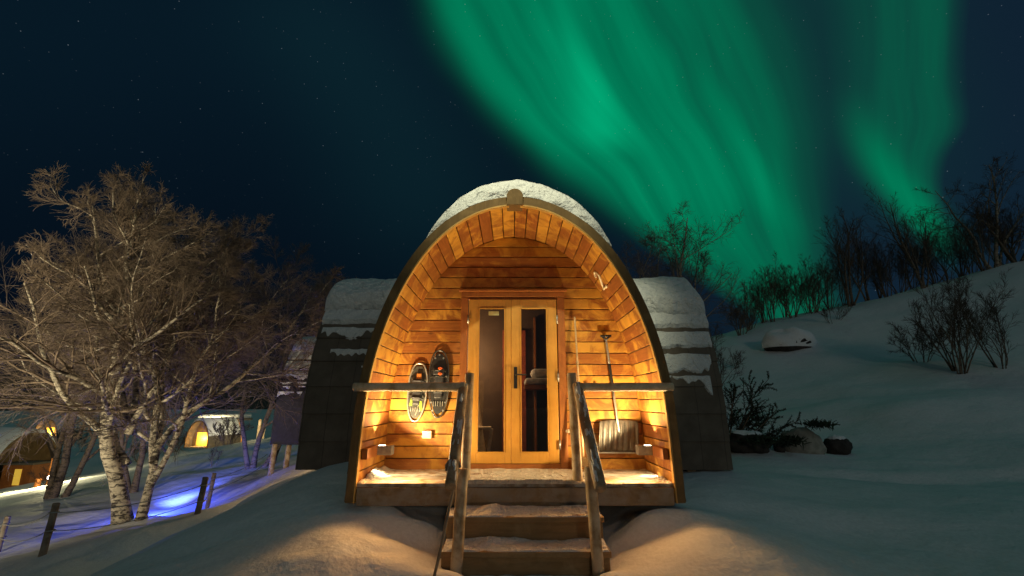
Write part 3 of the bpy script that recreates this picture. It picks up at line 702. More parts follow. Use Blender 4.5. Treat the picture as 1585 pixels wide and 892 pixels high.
# ------------------------------------------------------------------ snow lying on things
def sheet(name, Pm, Nm, T, mat=None):
    nu, nv = T.shape
    V = (Pm+Nm*np.maximum(T, -.006)[..., None]).reshape(-1, 3)
    i = np.arange(nu-1)[:, None]*nv+np.arange(nv-1)[None]
    Q = np.stack((i, i+nv, i+nv+1, i+1), 2).reshape(-1, 4)
    t = T.ravel(); keep = (np.max(t[Q], axis=1) > 0.0); Q = Q[keep]
    used = np.unique(Q); mp = np.full(len(V), -1); mp[used] = np.arange(len(used))
    return mesh_np(name, V[used], mp[Q], mat or M['snow'])
def prof_grid(s, off):
    x, z = prof(s, off); x2, z2 = prof(s, off+1.0); return x, z, x2-x, z2-z
# cap on the front roof: loft with a broken front face
def main_cap():
    SC = PL/2; S = np.linspace(SC-1.02, SC+1.10, 120)
    rows = []; tt = (S-SC)
    base_t = np.where(tt < 0, .225*np.clip(1-(np.abs(tt)/1.02)**2.0, 0, 1), .235*np.clip(1-(np.abs(tt)/1.16)**3.2, 0, 1)*np.where(tt > 0, 1-.30*tt, 1))
    base_t = base_t + .016*fbm(S*5, S*0, 3, 3)
    base_t = np.maximum(base_t, .002)
    ys = list(np.linspace(0, 1, 10))+list(np.linspace(1.1, 2, 24))
    for k, q in enumerate(ys):
        if q <= 1:                               # front face, from the roof up
            f = q; y = Y0-.045+.09*q**2.5 + .045*fbm(S*9, S*0+q*3, 4, 6)*(.3+.7*math.sin(q*math.pi))
            h = base_t*f
        else:
            y = Y0+.045+(q-1)*1.9 + .015*fbm(S*8, S*0+q*3, 3, 6); h = base_t*(1+.12*(q-1)) + .012*fbm(S*4, S*0+q*5, 3, 16)
        x, z, nx_, nz_ = prof_grid(S, .105)
        rows.append(np.stack((x+nx_*h+CX, y*np.ones_like(S), z+nz_*h), 1))
    V = np.concatenate(rows); n = len(S); m = len(rows)
    i = np.arange(m-1)[:, None]*n+np.arange(n-1)[None]
    Q = np.stack((i, i+1, i+n+1, i+n), 2).reshape(-1, 4)
    return mesh_np('roof_snow', V, Q, M['snowc'])
tag(main_cap(), 'thick crumbly snow cap on top of the orange cabin porch', 'snow')
def wing_snow(sgn, side, edges, seed):
    # main pillow over the crown of the wing; profile left foot (s=0) is the near foot
    a = np.linspace(1.0, wing_end+.03, 90); S = np.linspace(edges[0]-.25, PL/2+.9, 110)
    A, SS = np.meshgrid(a, S, indexing='ij')
    lower = edges[0] + .07*fbm(A*3.0, A*0+seed, 3, seed) + edges[1]*np.clip(1.9-A, -1, 1)
    T = .235*np.clip((SS-lower)/.11, -1, 1)
    T = np.where(T > 0, .235*np.sqrt(np.clip((SS-lower)/.16, 0, 1)), T)
    endf = np.clip((wing_end+.03-A)/.10, 0, 1)**.5
    T = np.where(T > 0, T*(.25+.75*endf)*(1+.20*fbm(A*1.7, SS*1.7, 3, seed+3)+.10*fbm(A*7, SS*7, 3, seed+5)), T)
    T = np.where(A > wing_end+.02, -.01, T)
    x, z, nx_, nz_ = prof_grid(SS, .112)
    P3 = np.stack((CX+sgn*A, WC+x*WS, .63+(z-.6)*WS), 2); N3 = np.stack((0*A, nx_, nz_), 2)
    o = sheet('wing_snow', P3, N3, T, M['snowc'])
    return tag(o, 'rounded snow pillow on top of the cabin wing at the %s' % side, 'snow', 'snow pillows on the cabin wings')
st_w = PL/18
wing_snow(-1, 'left of the porch, nearer the birch', (st_w*6.55, .05), 11)
wing_snow(1, 'right of the porch, nearer the hill', (st_w*6.3, .10), 12)
def strips(sgn, rows, seed, label, end=wing_end, mapf=None, a0=1.05):
    a = np.linspace(a0, end, 170); S = np.linspace(st_w*2.5, st_w*7.5, 300); A, SS = np.meshgrid(a, S, indexing='ij')
    T = np.full(A.shape, -1.0)
    for k, (r, cover, th, xa, xb) in enumerate(rows):
        lo = st_w*(r+.10); hi = st_w*(r+.94)
        nz1 = fbm(A*5.0+k*7, A*0+k, 3, seed+k); nz2 = np.abs(vn(A*14+k*5, A*0, seed+40+k))
        bot = hi-(hi-lo)*np.clip(cover+(.10 if cover > .9 else .6)*nz1+(.05 if cover > .9 else .22)*nz2**2, 0, 1)
        top = hi-.02*np.abs(vn(A*6, A*0+k, seed+9))
        t = np.minimum(SS-bot, top-SS)
        t = np.where((A < xa) | (A > xb), -1, t)
        t = np.where(bot > hi-.035, -1, t)
        T = np.maximum(T, np.where(t > 0, np.minimum(t*1.2, th), -1))
    x, z, nx_, nz_ = prof_grid(SS, .096)
    mapf = mapf or (lambda A, x, z: np.stack((CX+sgn*A, WC+x*WS, .63+(z-.6)*WS), 2))
    P3 = mapf(A, x, z); N3 = np.stack((0*A, nx_, nz_), 2)
    return tag(sheet('snow_strips', P3, N3, T, M['snowc']), label, 'snow', None, 'stuff')
strips(-1, [(5.55, .95, .06, 0, 2.93), (4.6, .42, .02, 0, 2.9), (3.6, .22, .012, 0, 2.7), (2.9, .02, .012, 0, 2.2)], 61, 'ragged strips of snow caught on the dark shingles of the left wing')
strips(1, [(5.35, .98, .06, 0, 2.95), (4.4, .95, .045, 0, 2.92), (3.4, .72, .03, 0, 2.86), (2.5, .42, .02, 0, 2.80)], 72, 'ragged strips of snow caught on the dark shingles of the right wing')
# deck snow
xs, ys = np.meshgrid(np.linspace(-1.46, 1.52, 200), np.linspace(Y0-.045, YB-.03, 70), indexing='ij')
wl_ = np.clip(1-(xs+1.46+.10*(ys-5))/.24, 0, 1); wr_ = np.clip(1-(1.50-xs)/.10, 0, 1)*.4; mid = np.exp(-((xs-.1)/.75)**4)
T = .022*fbm(xs*5, ys*7, 4, 81)-.012+.13*wl_**1.6*np.clip((ys-4.95)/.5, .25, 1)+.06*wr_+.026*mid+.012*np.exp(-((ys-Y0)/.1)**2)*mid
T = np.where((ys < Y0-.03) | (np.abs(xs-CX) > half_w(DZ)-.005), -.01, T)
tag(sheet('deck_snow', np.stack((xs, ys, xs*0+DZ), 2), np.stack((xs*0, ys*0, xs*0+1), 2), T, snow_mat('trampled_snow', (.66, .62, .55), 14, 60, 1.0)), 'thin trampled snow on the porch deck in front of the door', 'snow')
for (z, ya, yb), lab, sd in zip(trd, ('thin drift of snow lying on the upper tread of the steps', 'thin drift of snow lying on the middle tread of the steps', 'thin drift of snow on the lowest tread of the steps'), (91, 92, 93)):
    xs, ys = np.meshgrid(np.linspace(SX0, SX1, 150), np.linspace(ya, yb-.02, 40), indexing='ij')
    T = .020*fbm(xs*5, ys*6, 4, sd)+.004+.03*np.clip((ys-ya)/.25, 0, 1)**2+.05*np.exp(-((xs+.17)/.12)**2-((ys-ya-.17)/.08)**2)*(1 if sd != 93 else 0)
    T = np.where((xs < SX0+.01) | (xs > SX1-.01) | (ys < ya+.008), -.01, T)
    tag(sheet('step_snow', np.stack((xs, ys, xs*0+z), 2), np.stack((xs*0, ys*0, xs*0+1), 2), T, M['snowc']), lab, 'snow', 'snow on the steps')
# snow on rails
def rail_snow(a, b, r, w, seed, thr, label, th=.012):
    d = (b-a); L = d.length; d = d.normalized(); u = Vector((1, 0, 0)); u = (u-d*u.dot(d)).normalized(); n = u.cross(d)
    if n.z < 0: n = -n
    tt, aa = np.meshgrid(np.linspace(0, L, 180), np.linspace(-w, w, 26), indexing='ij')
    N3 = np.sin(aa)[..., None]*np.array(u)+np.cos(aa)[..., None]*np.array(n)
    P3 = np.array(a)+tt[..., None]*np.array(d)+N3*r
    T = th*(fbm(tt*9, aa*2.2, 3, seed)*1.6+thr)*1.5*np.clip((w-np.abs(aa))/.35, -1, 1)
    T = np.where(T > 0, np.minimum(T, th), T); T[0] = -1; T[-1] = -1; T[:, 0] = -1; T[:, -1] = -1
    return tag(sheet('rail_snow', P3, N3, T, M['snowc']), label, 'snow', None, 'stuff')
rail_snow(RA, RB, .047, .95, 101, -.34, 'lumps of ice and snow on the left sloping rail')
rail_snow(RC, RD, .049, .95, 107, -.32, 'lumps of snow on the right sloping rail')

# ------------------------------------------------------------------ snowshoes on the wall
def snowshoe(cx, cz, h, w, tilt, lab, deckc, accent, framec, black):
    t = thing('snowshoe', (cx, YB-.05, cz), lab, 'snowshoe', 'snowshoes hung on the back wall')
    y = YB-.052; rot = Matrix.Rotation(R(tilt), 3, 'Y')
    def P(u, v, yo=0): return Vector((cx, y+yo, cz))+rot @ Vector((u, 0, v))
    def outline(k):
        pts = []
        for i in range(40):
            a = 2*math.pi*i/40; sv = math.sin(a); cv = math.cos(a)
            ww = w/2*k*(1 - (.26 if sv < 0 else .05)*abs(sv)**1.5)*(1-.10*math.exp(-(sv*3)**2))
            pts.append((cv*abs(cv)**-.25*ww if abs(cv) > 1e-6 else 0, sv*h/2*k))
        return pts
    MB().loop([P(u, v) for u, v in outline(1)], .0105, 8).build('frame', plain('snowshoe_frame', framec, .35, .7, 40, .2), t, 0, True)
    o = outline(.90); mb = MB(); n = len(o)
    mb.add([P(u, v, -.003) for u, v in o]+[P(u, v, .006) for u, v in o], [tuple(range(n)), tuple(range(2*n-1, n-1, -1))]+[(i, n+i, n+(i+1)%n, (i+1)%n) for i in range(n)])
    mb.build('decking', plain('snowshoe_deck', deckc, .5, 0, 30, .4), t)
    # binding: toe cup, heel plate, straps
    mb = MB(); mb.obox(P(0, .02*h, -.022), (w*.46, .035, h*.34), rot); mb.obox(P(0, .17*h, -.032), (w*.52, .055, h*.10), rot); mb.obox(P(0, -.17*h, -.018), (w*.36, .026, h*.10), rot)
    mb.build('binding', plain('snowshoe_binding', (.03, .03, .036), .5, 0, 30, .4), t, .012)
    for q in (.10, .19, -.10):
        mb = MB(); mb.tube([P(-w*.36, q*h, -.03), P(-w*.15, q*h, -.058), P(w*.15, q*h, -.058), P(w*.36, q*h-.01, -.03)], .009, 8, True)
        mb.build('strap', plain('snowshoe_strap', accent, .5), t, 0, True)
    if black:
        for q in (.14, .22):
            MB().tube([P(.0, q*h, -.068), P(.02, q*h+.012, -.070), P(.045, q*h, -.068), P(.02, q*h-.012, -.070), P(.0, q*h, -.068)], .007, 8).build('buckle', plain('orange_buckle', (.75, .14, .03), .4), t, 0, True)
        for u, v in ((.33, -.28), (-.33, -.28), (.36, .1), (-.36, .1), (.2, .38), (-.2, .38), (0, .43), (.25, -.4), (-.25, -.4)):
            MB().tube([P(u*w, v*h, -.004), P(u*w, v*h, -.012)], .011, 8).build('rivet', M['metal'], t)
    else:
        MB().obox(P(0.01, .24*h, -.03), (w*.26, .02, h*.17), rot).build('heel_pad', plain('orange_pad', (.42, .15, .03), .5), t, .01)
        for u, v, a in ((-.22, -.16, 14), (.24, -.24, -10)):
            MB().obox(P(u*w, v*h, -.008), (w*.15, .006, h*.17), rot @ Matrix.Rotation(R(a), 3, 'Y')).build('lime_panel', plain('lime_panel', (.30, .42, .05), .5), t, .004)
        for u, v, a in ((.08, -.30, 12), (-.10, -.08, -18), (.25, .05, 5), (-.25, .12, -8)):
            MB().obox(P(u*w, v*h, -.009), (w*.05, .006, h*.20), rot @ Matrix.Rotation(R(a), 3, 'Y')).build('deck_rib', plain('silver_rib', (.45, .45, .42), .35, .8), t, .003)
    mb = MB()
    for i in range(5): mb.obox(P((i-2)*w*.11, -.30*h, -.012), (.008, .02, h*.07), rot)
    mb.build('crampon', M['metal'], t)
    return t
snowshoe(at(647, 608, YB).x, at(647, 607, YB).z, .665, .235, 3, 'smaller silver framed snowshoe with lime panels', (.06, .06, .055), (.05, .05, .06), (.55, .54, .50), False)
snowshoe(at(680, 595, YB).x, at(680, 594, YB).z, .775, .245, 0, 'larger black snowshoe with orange buckles', (.012, .012, .014), (.02, .02, .022), (.10, .10, .10), True)
# shovel
sh = thing('snow_shovel', (at(955, 675, YB).x, YB-.05, at(955, 675, YB).z), 'grey ribbed snow shovel hanging blade down beside the right handrail', 'shovel')
A, B = at(956, 654, YB-.06), at(938, 526, YB-.06)
d = (B-A)
log('shaft', A-d*.12, A+d*.36, .014, M['metal'], sh, 20); log('handle_sleeve', A+d*.36, A+d*.70, .0165, M['black'], sh, 21); log('shaft', A+d*.70, B, .014, M['metal'], sh, 22)
mb = MB(); gw = .065
mb.tube([B+Vector((-gw, 0, .045)), B+Vector((gw, 0, .045))], .014, 10); mb.tube([B, B+Vector((-gw*.7, 0, .04))], .012, 10); mb.tube([B, B+Vector((gw*.7, 0, .04))], .012, 10)
mb.build('grip', M['black'], sh, 0, True)
pc = at(956.5, 675.5, YB-.05); n, m = 65, 20; V = []; Q = []
for j in range(m):
    for i in range(n):
        u = i/(n-1)*2-1; v = j/(m-1)*2-1
        fl = 1 - .02*v; rib = .020*abs(math.sin(u*math.pi*3.5))**.6*min(1, (1-abs(v))*5)
        x = u*.225*fl; z = v*.172 - .012*max(0, -v)*0 + (.02*(1-u*u) if v > .8 else 0)
        V.append((pc.x+x+.012*v, YB-.055-rib-.030*(u*u)*.9+.025*abs(v)**3*(1 if v > 0 else .2), pc.z+z))
for j in range(m-1):
    for i in range(n-1): Q.append((j*n+i, j*n+i+1, (j+1)*n+i+1, (j+1)*n+i))
bl = mesh_np('blade', V, Q, plain('ribbed_blade_metal', (.13, .115, .10), .42, .35, 20, .3), sh)
sm = bl.modifiers.new('thickness', 'SOLIDIFY'); sm.thickness = .004
MB().obox((pc.x-.012, YB-.062, pc.z-.178), (.46, .012, .018), Matrix.Identity(3)).build('wear_edge', M['metal'], sh, .003)
# pole
pl = thing('wooden_pole', (.70, 5.7, DZ), 'thin pale broom pole leaning on the wall behind the right handrail', 'pole')
p1 = at(889.5, 491, YB-.05); log('stick', (p1.x+.03, YB-.20, DZ+.16), p1, .011, plain('pale_pole', (.55, .40, .22), .55), pl, 31)
MB().obox((p1.x+.03, YB-.20, DZ+.10), (.26, .05, .10), Matrix.Identity(3)).build('broom_head', plain('broom_bristles', (.2, .12, .05), .8, 0, 60), pl, .01)
MB().tube([(p1.x+.012, YB-.085, 1.98), (p1.x+.012, YB-.085, 2.02)], .019, 10).build('collar', M['metal'], pl)

# ------------------------------------------------------------------ second cabin, further left
WX = -6.5; W2C = 15.15
c2 = thing('camping_pod', (WX+2.5, 15, 0), 'dark shingled cabin on tall stilts further back, left of the orange cabin', 'cabin')
def wmap2(a, x, z): return (a, W2C+x*.95, .42+(z-.6)*.95)
shell(wmap2, .085, 18, WX, WX+5.6, 'roof', c2, mat=plain('darkened_shingles', (.030, .028, .034), .85, 0, 12, .5, .3))  # shingle colour darkened so this cabin looks less lit
for xx in (WX+.08, WX+5.5):
    mb = MB(); n = len(ip); V = [(xx, W2C+x*.95, .42+(z-.6)*.95) for x, z in ip]+[(xx+.05, W2C+x*.95, .42+(z-.6)*.95) for x, z in ip]
    mb.add(V, [tuple(range(n)), tuple(range(2*n-1, n-1, -1))]+[(k, n+k, n+(k+1)%n, (k+1)%n) for k in range(n)]); mb.build('end_wall', M['wallb'], c2)
MB().box(WX+.1, WX+5.5, W2C-1.45, W2C+1.45, .46, .52).build('floor_slab', M['fascia'], c2)
for xx, yy_ in ((WX+.12, 13.62), (WX+.38, 13.9), (WX+2.7, 13.62), (WX+5.3, 13.62), (WX+.12, 16.6), (WX+2.7, 16.6), (WX+5.3, 16.6)):
    MB().tube([(xx-.02, yy_, gz(xx, yy_)-.2), (xx+.02, yy_, .47)], .07, 12).build('stilt', M['logz'], c2, 0, True)
a = np.linspace(0, 5.6, 110); S = np.linspace(st_w*5.8, PL/2+1.0, 100); A, SS = np.meshgrid(a, S, indexing='ij')
lower = st_w*6.7+.06*fbm(A*3, A*0, 3, 5)
T = np.where(SS > lower, .20*np.sqrt(np.clip((SS-lower)/.15, 0, 1))*(.35+.65*np.clip(A/.1, 0, 1)**.5), -.01)
x, z, nx_, nz_ = prof_grid(SS, .112)
tag(sheet('roof_snow', np.stack((WX+A, W2C+x*.95, .42+(z-.6)*.95), 2), np.stack((0*A, nx_, nz_), 2), T), 'smooth snow pillow on the stilted cabin further back at the left', 'snow')
strips(1, [(6.0, .98, .05, 0, 5.6), (5.1, .95, .03, 0, 5.6), (4.2, .38, .015, .05, 5.5), (3.4, .40, .012, 0, 5.5), (2.7, .1, .01, 0, 5)], 133, 'ragged snow strips on the shingles of the stilted cabin further back', 5.6, lambda A, x, z: np.stack((WX+A, W2C+x*.95, .42+(z-.6)*.95), 2), 0.0)
lamp('POINT', 'hidden_porch_lamp', (-4.0, 11.4, 1.0), 70, (1.0, .62, .28), None, .08)

# ------------------------------------------------------------------ trees
def grow(P0, D0, L, r0, r1, N, wobble, up, rng, curl=0):
    m = len(P0); pts = np.empty((m, N, 3)); pts[:, 0] = P0; d = D0/np.linalg.norm(D0, axis=1, keepdims=True)
    bend = rng.normal(0, curl, (m, 3))
    for i in range(1, N):
        d = d + rng.normal(0, wobble, (m, 3)) + bend; d[:, 2] += up
        d /= np.linalg.norm(d, axis=1, keepdims=True); pts[:, i] = pts[:, i-1]+d*(L/(N-1))[:, None]
    t = np.linspace(0, 1, N)[None]; return pts, r0[:, None]*(1-t)+r1[:, None]*t
def spawn(pts, rad, L, k, t0, t1, ang, lf, rf, rng, pw=.7, asp=.25):
    m, N, _ = pts.shape; idx = np.repeat(np.arange(m), k); n = len(idx)
    t = t0+(t1-t0)*((np.tile(np.arange(k), m)+rng.random(n))/k)
    f = t*(N-1); i = np.minimum(f.astype(int), N-2); w = (f-i)[:, None]
    p = pts[idx, i]*(1-w)+pts[idx, i+1]*w; tn = pts[idx, i+1]-pts[idx, i]; tn /= np.linalg.norm(tn, axis=1, keepdims=True)
    q = rng.normal(size=(n, 3)); q -= tn*(q*tn).sum(1, keepdims=True); q /= np.linalg.norm(q, axis=1, keepdims=True)
    a = np.radians(ang)*(1+asp*rng.normal(size=n)); D = tn*np.cos(a)[:, None]+q*np.sin(a)[:, None]
    Ln = L[idx]*lf*(1.15-t)**pw*(.65+.7*rng.random(n)); r = (rad[idx, i]*(1-w[:, 0])+rad[idx, i+1]*w[:, 0])*rf
    return p, D, Ln, r
def tubes(batches):
    Vs = []; Qs = []; off = 0
    for pts, rad, ns in batches:
        m, N, _ = pts.shape
        t = np.gradient(pts, axis=1); t /= np.maximum(np.linalg.norm(t, axis=2, keepdims=True), 1e-9)
        u = np.cross(t, np.array([.31, .52, .79])); u /= np.maximum(np.linalg.norm(u, axis=2, keepdims=True), 1e-9); w = np.cross(t, u)
        a = 2*np.pi*np.arange(ns)/ns
        V = pts[:, :, None]+rad[:, :, None, None]*(u[:, :, None]*np.cos(a)[:, None]+w[:, :, None]*np.sin(a)[:, None])
        i = (np.arange(m)*N*ns)[:, None, None]+(np.arange(N-1)*ns)[None, :, None]; k = np.arange(ns)[None, None]; k2 = (k+1) % ns
        Q = np.stack((i+k, i+k2, i+ns+k2, i+ns+k), 3).reshape(-1, 4)+off
        Vs.append(V.reshape(-1, 3)); Qs.append(Q); off += m*N*ns
    return np.concatenate(Vs), np.concatenate(Qs)
def tree(name, base, stems, seed, label, cat='tree', group=None, bark=None, twig=None, k=(9, 8, 8, 5), lf=(.52, .52, .58, .70), ang=(48, 42, 34, 32), up=(.05, .03, .01, 0), tw=.0044, t0=.28, wob=.10):
    rng = np.random.default_rng(seed); t = thing(name, base, label, cat, group)
    P0 = np.array([(base[0]+s[0], base[1]+s[1], base[2]-.12+(s[5] if len(s) > 5 else 0)) for s in stems]); D0 = np.array([s[2] for s in stems], float)
    L = np.array([s[3] for s in stems], float); r = np.array([s[4] for s in stems], float)
    p0, q0 = grow(P0, D0, L, r, r*.16, 14, wob, up[0], rng, .012)
    q0[:, 0] *= 1.25
    a = spawn(p0, q0, L, k[0], t0, .98, ang[0], lf[0], .55, rng)
    p1, q1 = grow(a[0], a[1], a[2], a[3], a[3]*.25, 9, wob*1.25, up[1], rng, .03)
    b = spawn(p1, q1, a[2], k[1], .15, 1.0, ang[1], lf[1], .6, rng)
    p2, q2 = grow(b[0], b[1], b[2], np.maximum(b[3], tw*1.1), np.maximum(b[3]*.3, tw*.8), 6, wob*1.3, up[2], rng, .04)
    c = spawn(p2, q2, b[2], k[2], .1, 1.0, ang[2], lf[2], .7, rng)
    c = (c[0], c[1], np.maximum(c[2], .12), c[3])
    p3, q3 = grow(c[0], c[1], c[2], np.full(len(c[2]), tw), np.full(len(c[2]), tw*.55), 5, wob*1.0, up[3], rng, .03)
    bt = [(p2, q2, 4), (p3, q3, 3)]
    if k[3]:
        e = spawn(p3, q3, c[2], k[3], .1, 1.0, ang[3], lf[3], 1, rng); e = (e[0], e[1], np.maximum(e[2], .10), e[3])
        p4, q4 = grow(e[0], e[1], e[2], np.full(len(e[2]), tw*.75), np.full(len(e[2]), tw*.4), 4, wob*.9, up[3], rng, .03)
        bt.append((p4, q4, 3))
    V, Q = tubes([(p0, q0, 12), (p1, q1, 6)]); mesh_np('trunk', V, Q, bark or M['bark'], t)
    V, Q = tubes(bt); mesh_np('crown', V, Q, twig or M['twig'], t, False)
    return t
TB = hit(192, 806); TX, TY, TZ = TB; print('birch base', TB, 'rocks', hit(1245, 700), 'posts', hit(66, 860), hit(306, 796))
tree('birch_tree', (TX, TY, TZ), [(0, 0, (-.15, .02, 1), 6.9, .175), (-.15, .0, (-.62, -.1, 1), 6.0, .085, 1.25), (-.24, .02, (.30, .2, 1), 5.2, .08, 1.9), (-.28, .0, (-.34, .1, 1), 4.9, .07, 2.2), (.34, .0, (.12, .05, 1), 7.2, .10),
      (.40, .0, (.62, .05, .9), 5.0, .065, .75), (.42, .02, (-.22, .4, 1), 5.8, .07, 1.3), (-.24, .0, (-.2, .5, 1), 5.8, .07, 2.3), (.44, .02, (.42, .3, 1), 5.6, .07, 1.6)],
     5, 'big bare birch with white trunks standing by the blue light', k=(14, 12, 9, 5), up=(.03, .02, .0, -.045), wob=.125, lf=(.50, .52, .58, .70), t0=.22)
tree('birch_tree', (-9.6, 19.0, gz(-9.6, 19.0)), [(0, 0, (.05, 0, 1), 7.8, .10), (.3, .1, (.48, 0, 1), 7.4, .08), (-.2, .1, (-.35, .1, 1), 8.0, .09), (.5, .4, (.22, .3, 1), 7.5, .08)],
     15, 'bare brown birch behind, between the big birch and the stilted cabin', k=(13, 11, 9, 5), twig=M['twig'], bark=M['barkd'], t0=.2)
tree('birch_tree', (-15.5, 17.5, gz(-15.5, 17.5)), [(0, 0, (.05, 0, 1), 8.6, .13), (.3, .1, (.4, 0, 1), 8.0, .10), (-.2, .1, (-.35, .1, 1), 8.2, .10)],
     25, 'bare brown birch at the left edge behind the big birch', k=(13, 11, 9, 5), twig=M['twig'], bark=M['barkd'], t0=.15)
tree('birch_tree', (-12.4, 17.0, gz(-12.4, 17.0)), [(0, 0, (.05, 0, 1), 8.6, .10), (.3, .1, (.3, 0, 1), 8.4, .09), (-.2, .1, (-.3, .1, 1), 8.0, .09)],
     35, 'bare brown birch directly behind the big birch', k=(13, 11, 9, 5), twig=M['twig'], bark=M['barkd'], t0=.15)

# right side: birch behind the wing and the row on the crest
tree('birch_tree', (3.85, 13.0, gz(3.85, 13.0)), [(0, 0, (-.02, 0, 1), 5.6, .065), (-.15, 0, (-.28, 0, 1), 5.2, .05), (.25, .1, (.10, 0, 1), 5.0, .05), (.4, .1, (.36, .1, 1), 4.7, .05)],
     45, 'bare birch rising behind the right wing against the green aurora', bark=bark_mat('warm_birch_bark', (.42, .33, .22), (.05, .04, .03), .08), k=(10, 8, 7, 3), t0=.33, tw=.0034, ang=(36, 38, 38, 38), up=(.05, .04, .02, .01))
def shrub(px, py, Y, h, n, spread, seed, label, cat='shrub', group=None, name='bare_shrub', k=(7, 6, 5, 0), dx=0, r=.024, tw=.0031, wob=.07):
    b = hit(px, py) if py > 505 else at(px, py, Y)
    Y = b.y; z = gz(b.x, Y); rg = random.Random(seed); st = []
    for i in range(n):
        a = rg.uniform(0, 6.28); sp_ = spread*rg.random()**.6
        st.append((math.cos(a)*.18*spread, math.sin(a)*.18*spread, (math.cos(a)*sp_, math.sin(a)*sp_, 1), h*rg.uniform(.65, 1.05), r*rg.uniform(.6, 1.1)))
    return tree(name, (b.x, Y, z), st, seed, label, cat, group, M['barkd'], M['twigd'], k, (.48, .48, .5, .5), (27, 30, 32, 32), (.03, .05, .03, .02), tw, .2, wob)
G = 'bare trees and shrubs along the hill crest'
shrub(1085, 470, 13.5, 2.4, 7, .7, 201, 'low bare shrub spreading beside the right wing roof', group=G, k=(8, 6, 5, 0))
shrub(1160, 505, 21.5, 2.6, 8, .45, 202, 'first bare shrub on the crest right of the wing', group=G)
shrub(1197, 500, 22, 3.0, 8, .35, 203, 'thin upright bare shrub on the crest above the snowy boulder', group=G)
shrub(1228, 495, 21.5, 2.6, 9, .45, 204, 'bushy bare shrub on the crest right above the boulder', group=G)
shrub(1262, 490, 21, 2.2, 8, .5, 205, 'short bare shrub at the foot of the leaning crest tree', group=G)
shrub(1318, 478, 21, 4.9, 4, .30, 206, 'tall thin bare tree on the crest leaning left', 'tree', G, 'bare_tree', (10, 7, 6, 0), r=.06)
shrub(1345, 472, 22, 4.2, 5, .30, 207, 'dense bare tree on the crest, second from the leaning one', 'tree', G, 'bare_tree', (10, 7, 6, 0), r=.05)
shrub(1375, 468, 21.5, 2.6, 8, .5, 208, 'low dark shrub in the middle of the crest row', group=G)
shrub(1432, 455, 20.8, 4.6, 5, .42, 209, 'round crowned bare tree under the right aurora beam', 'tree', G, 'bare_tree', (11, 7, 6, 0), r=.06)
shrub(1470, 448, 22, 3.2, 7, .5, 210, 'low bare shrub beside the round crowned tree', group=G)
shrub(1525, 432, 20.6, 3.4, 8, .5, 211, 'dark shrub at the foot of the tallest crest tree', group=G)
b = at(1545, 430, 20.5)
tree('birch_tree', (b.x, 20.5, gz(b.x, 20.5)), [(0, 0, (.02, 0, 1), 4.9, .085), (-.1, .1, (-.75, .1, .7), 4.6, .07), (.25, .1, (.3, 0, 1), 4.2, .06)], 212, 'tallest pale stemmed birch on the crest at the right edge', group=G, bark=bark_mat('grey_birch_bark', (.34, .29, .22), (.05, .04, .03), .1), twig=M['twigd'], k=(10, 7, 6, 2), tw=.004)
shrub(1580, 428, 20.2, 3.5, 7, .5, 213, 'dense dark bare tree cut by the right edge of the picture', 'tree', G, 'bare_tree', (10, 7, 6, 0), r=.06)
shrub(1290, 505, 18.5, .9, 7, .8, 214, 'small dark twiggy plant poking from the snow beside the boulder', 'plant', None, 'bare_plant', (6, 5, 3, 0), r=.012)
for i_, (px_, Y_, h_, n_, sp_, lab_) in enumerate([
    (1138, 20.5, 1.7, 9, .8, 'lowest brush on the crest, next to the right wing'), (1178, 23, 2.4, 9, .5, 'brush between the first two crest shrubs'),
    (1212, 24, 2.7, 9, .5, 'brush just left of the snowy boulder on the crest'), (1247, 23.5, 2.7, 9, .5, 'brush just right of the snowy boulder on the crest'),
    (1283, 23, 2.8, 9, .5, 'brush left of the tall thin crest tree'), (1305, 24.5, 3.8, 7, .35, 'slender brush behind the tall thin crest tree'),
    (1360, 24, 3.2, 9, .5, 'brush in the middle of the crest behind the dense tree'), (1393, 23, 2.7, 9, .6, 'brush left of the round crowned crest tree'),
    (1415, 24, 3.4, 8, .45, 'slender brush just left behind the round crowned crest tree'), (1452, 23, 3.0, 9, .5, 'brush just right behind the round crowned crest tree'),
    (1495, 22.5, 2.8, 10, .6, 'brush left of the tallest pale stemmed birch'), (1512, 24, 3.6, 8, .4, 'slender brush behind the tallest pale stemmed birch'), (1565, 22.5, 3.2, 10, .5, 'brush between the tallest birch and the right edge')]):
    shrub(px_, 455, Y_, h_, n_, sp_, 600+i_, lab_, group=G, k=(8, 6, 5, 0))
G2 = 'bare shrubs on the snowy slope at the right'
shrub(1485, 578, 12.2, 2.5, 15, .55, 221, 'large many stemmed bare shrub on the snowy slope', group=G2, k=(8, 6, 4, 0), r=.020, tw=.0032, wob=.06)
shrub(1550, 570, 12.6, 2.3, 7, .45, 222, 'narrower bare shrub on the slope at the right edge', group=G2, k=(8, 6, 4, 0), r=.020, tw=.0032, wob=.06)
shrub(1428, 560, 12.8, 1.3, 7, .7, 223, 'small bare shrub left of the large one on the slope', group=G2, k=(8, 5, 3, 0), r=.014, tw=.004, wob=.09)
shrub(1128, 575, 9.6, .9, 4, 1.0, 224, 'thin bare twigs arching out beside the right wing', 'plant', None, 'bare_plant', (6, 4, 3, 0), r=.010, tw=.0035)
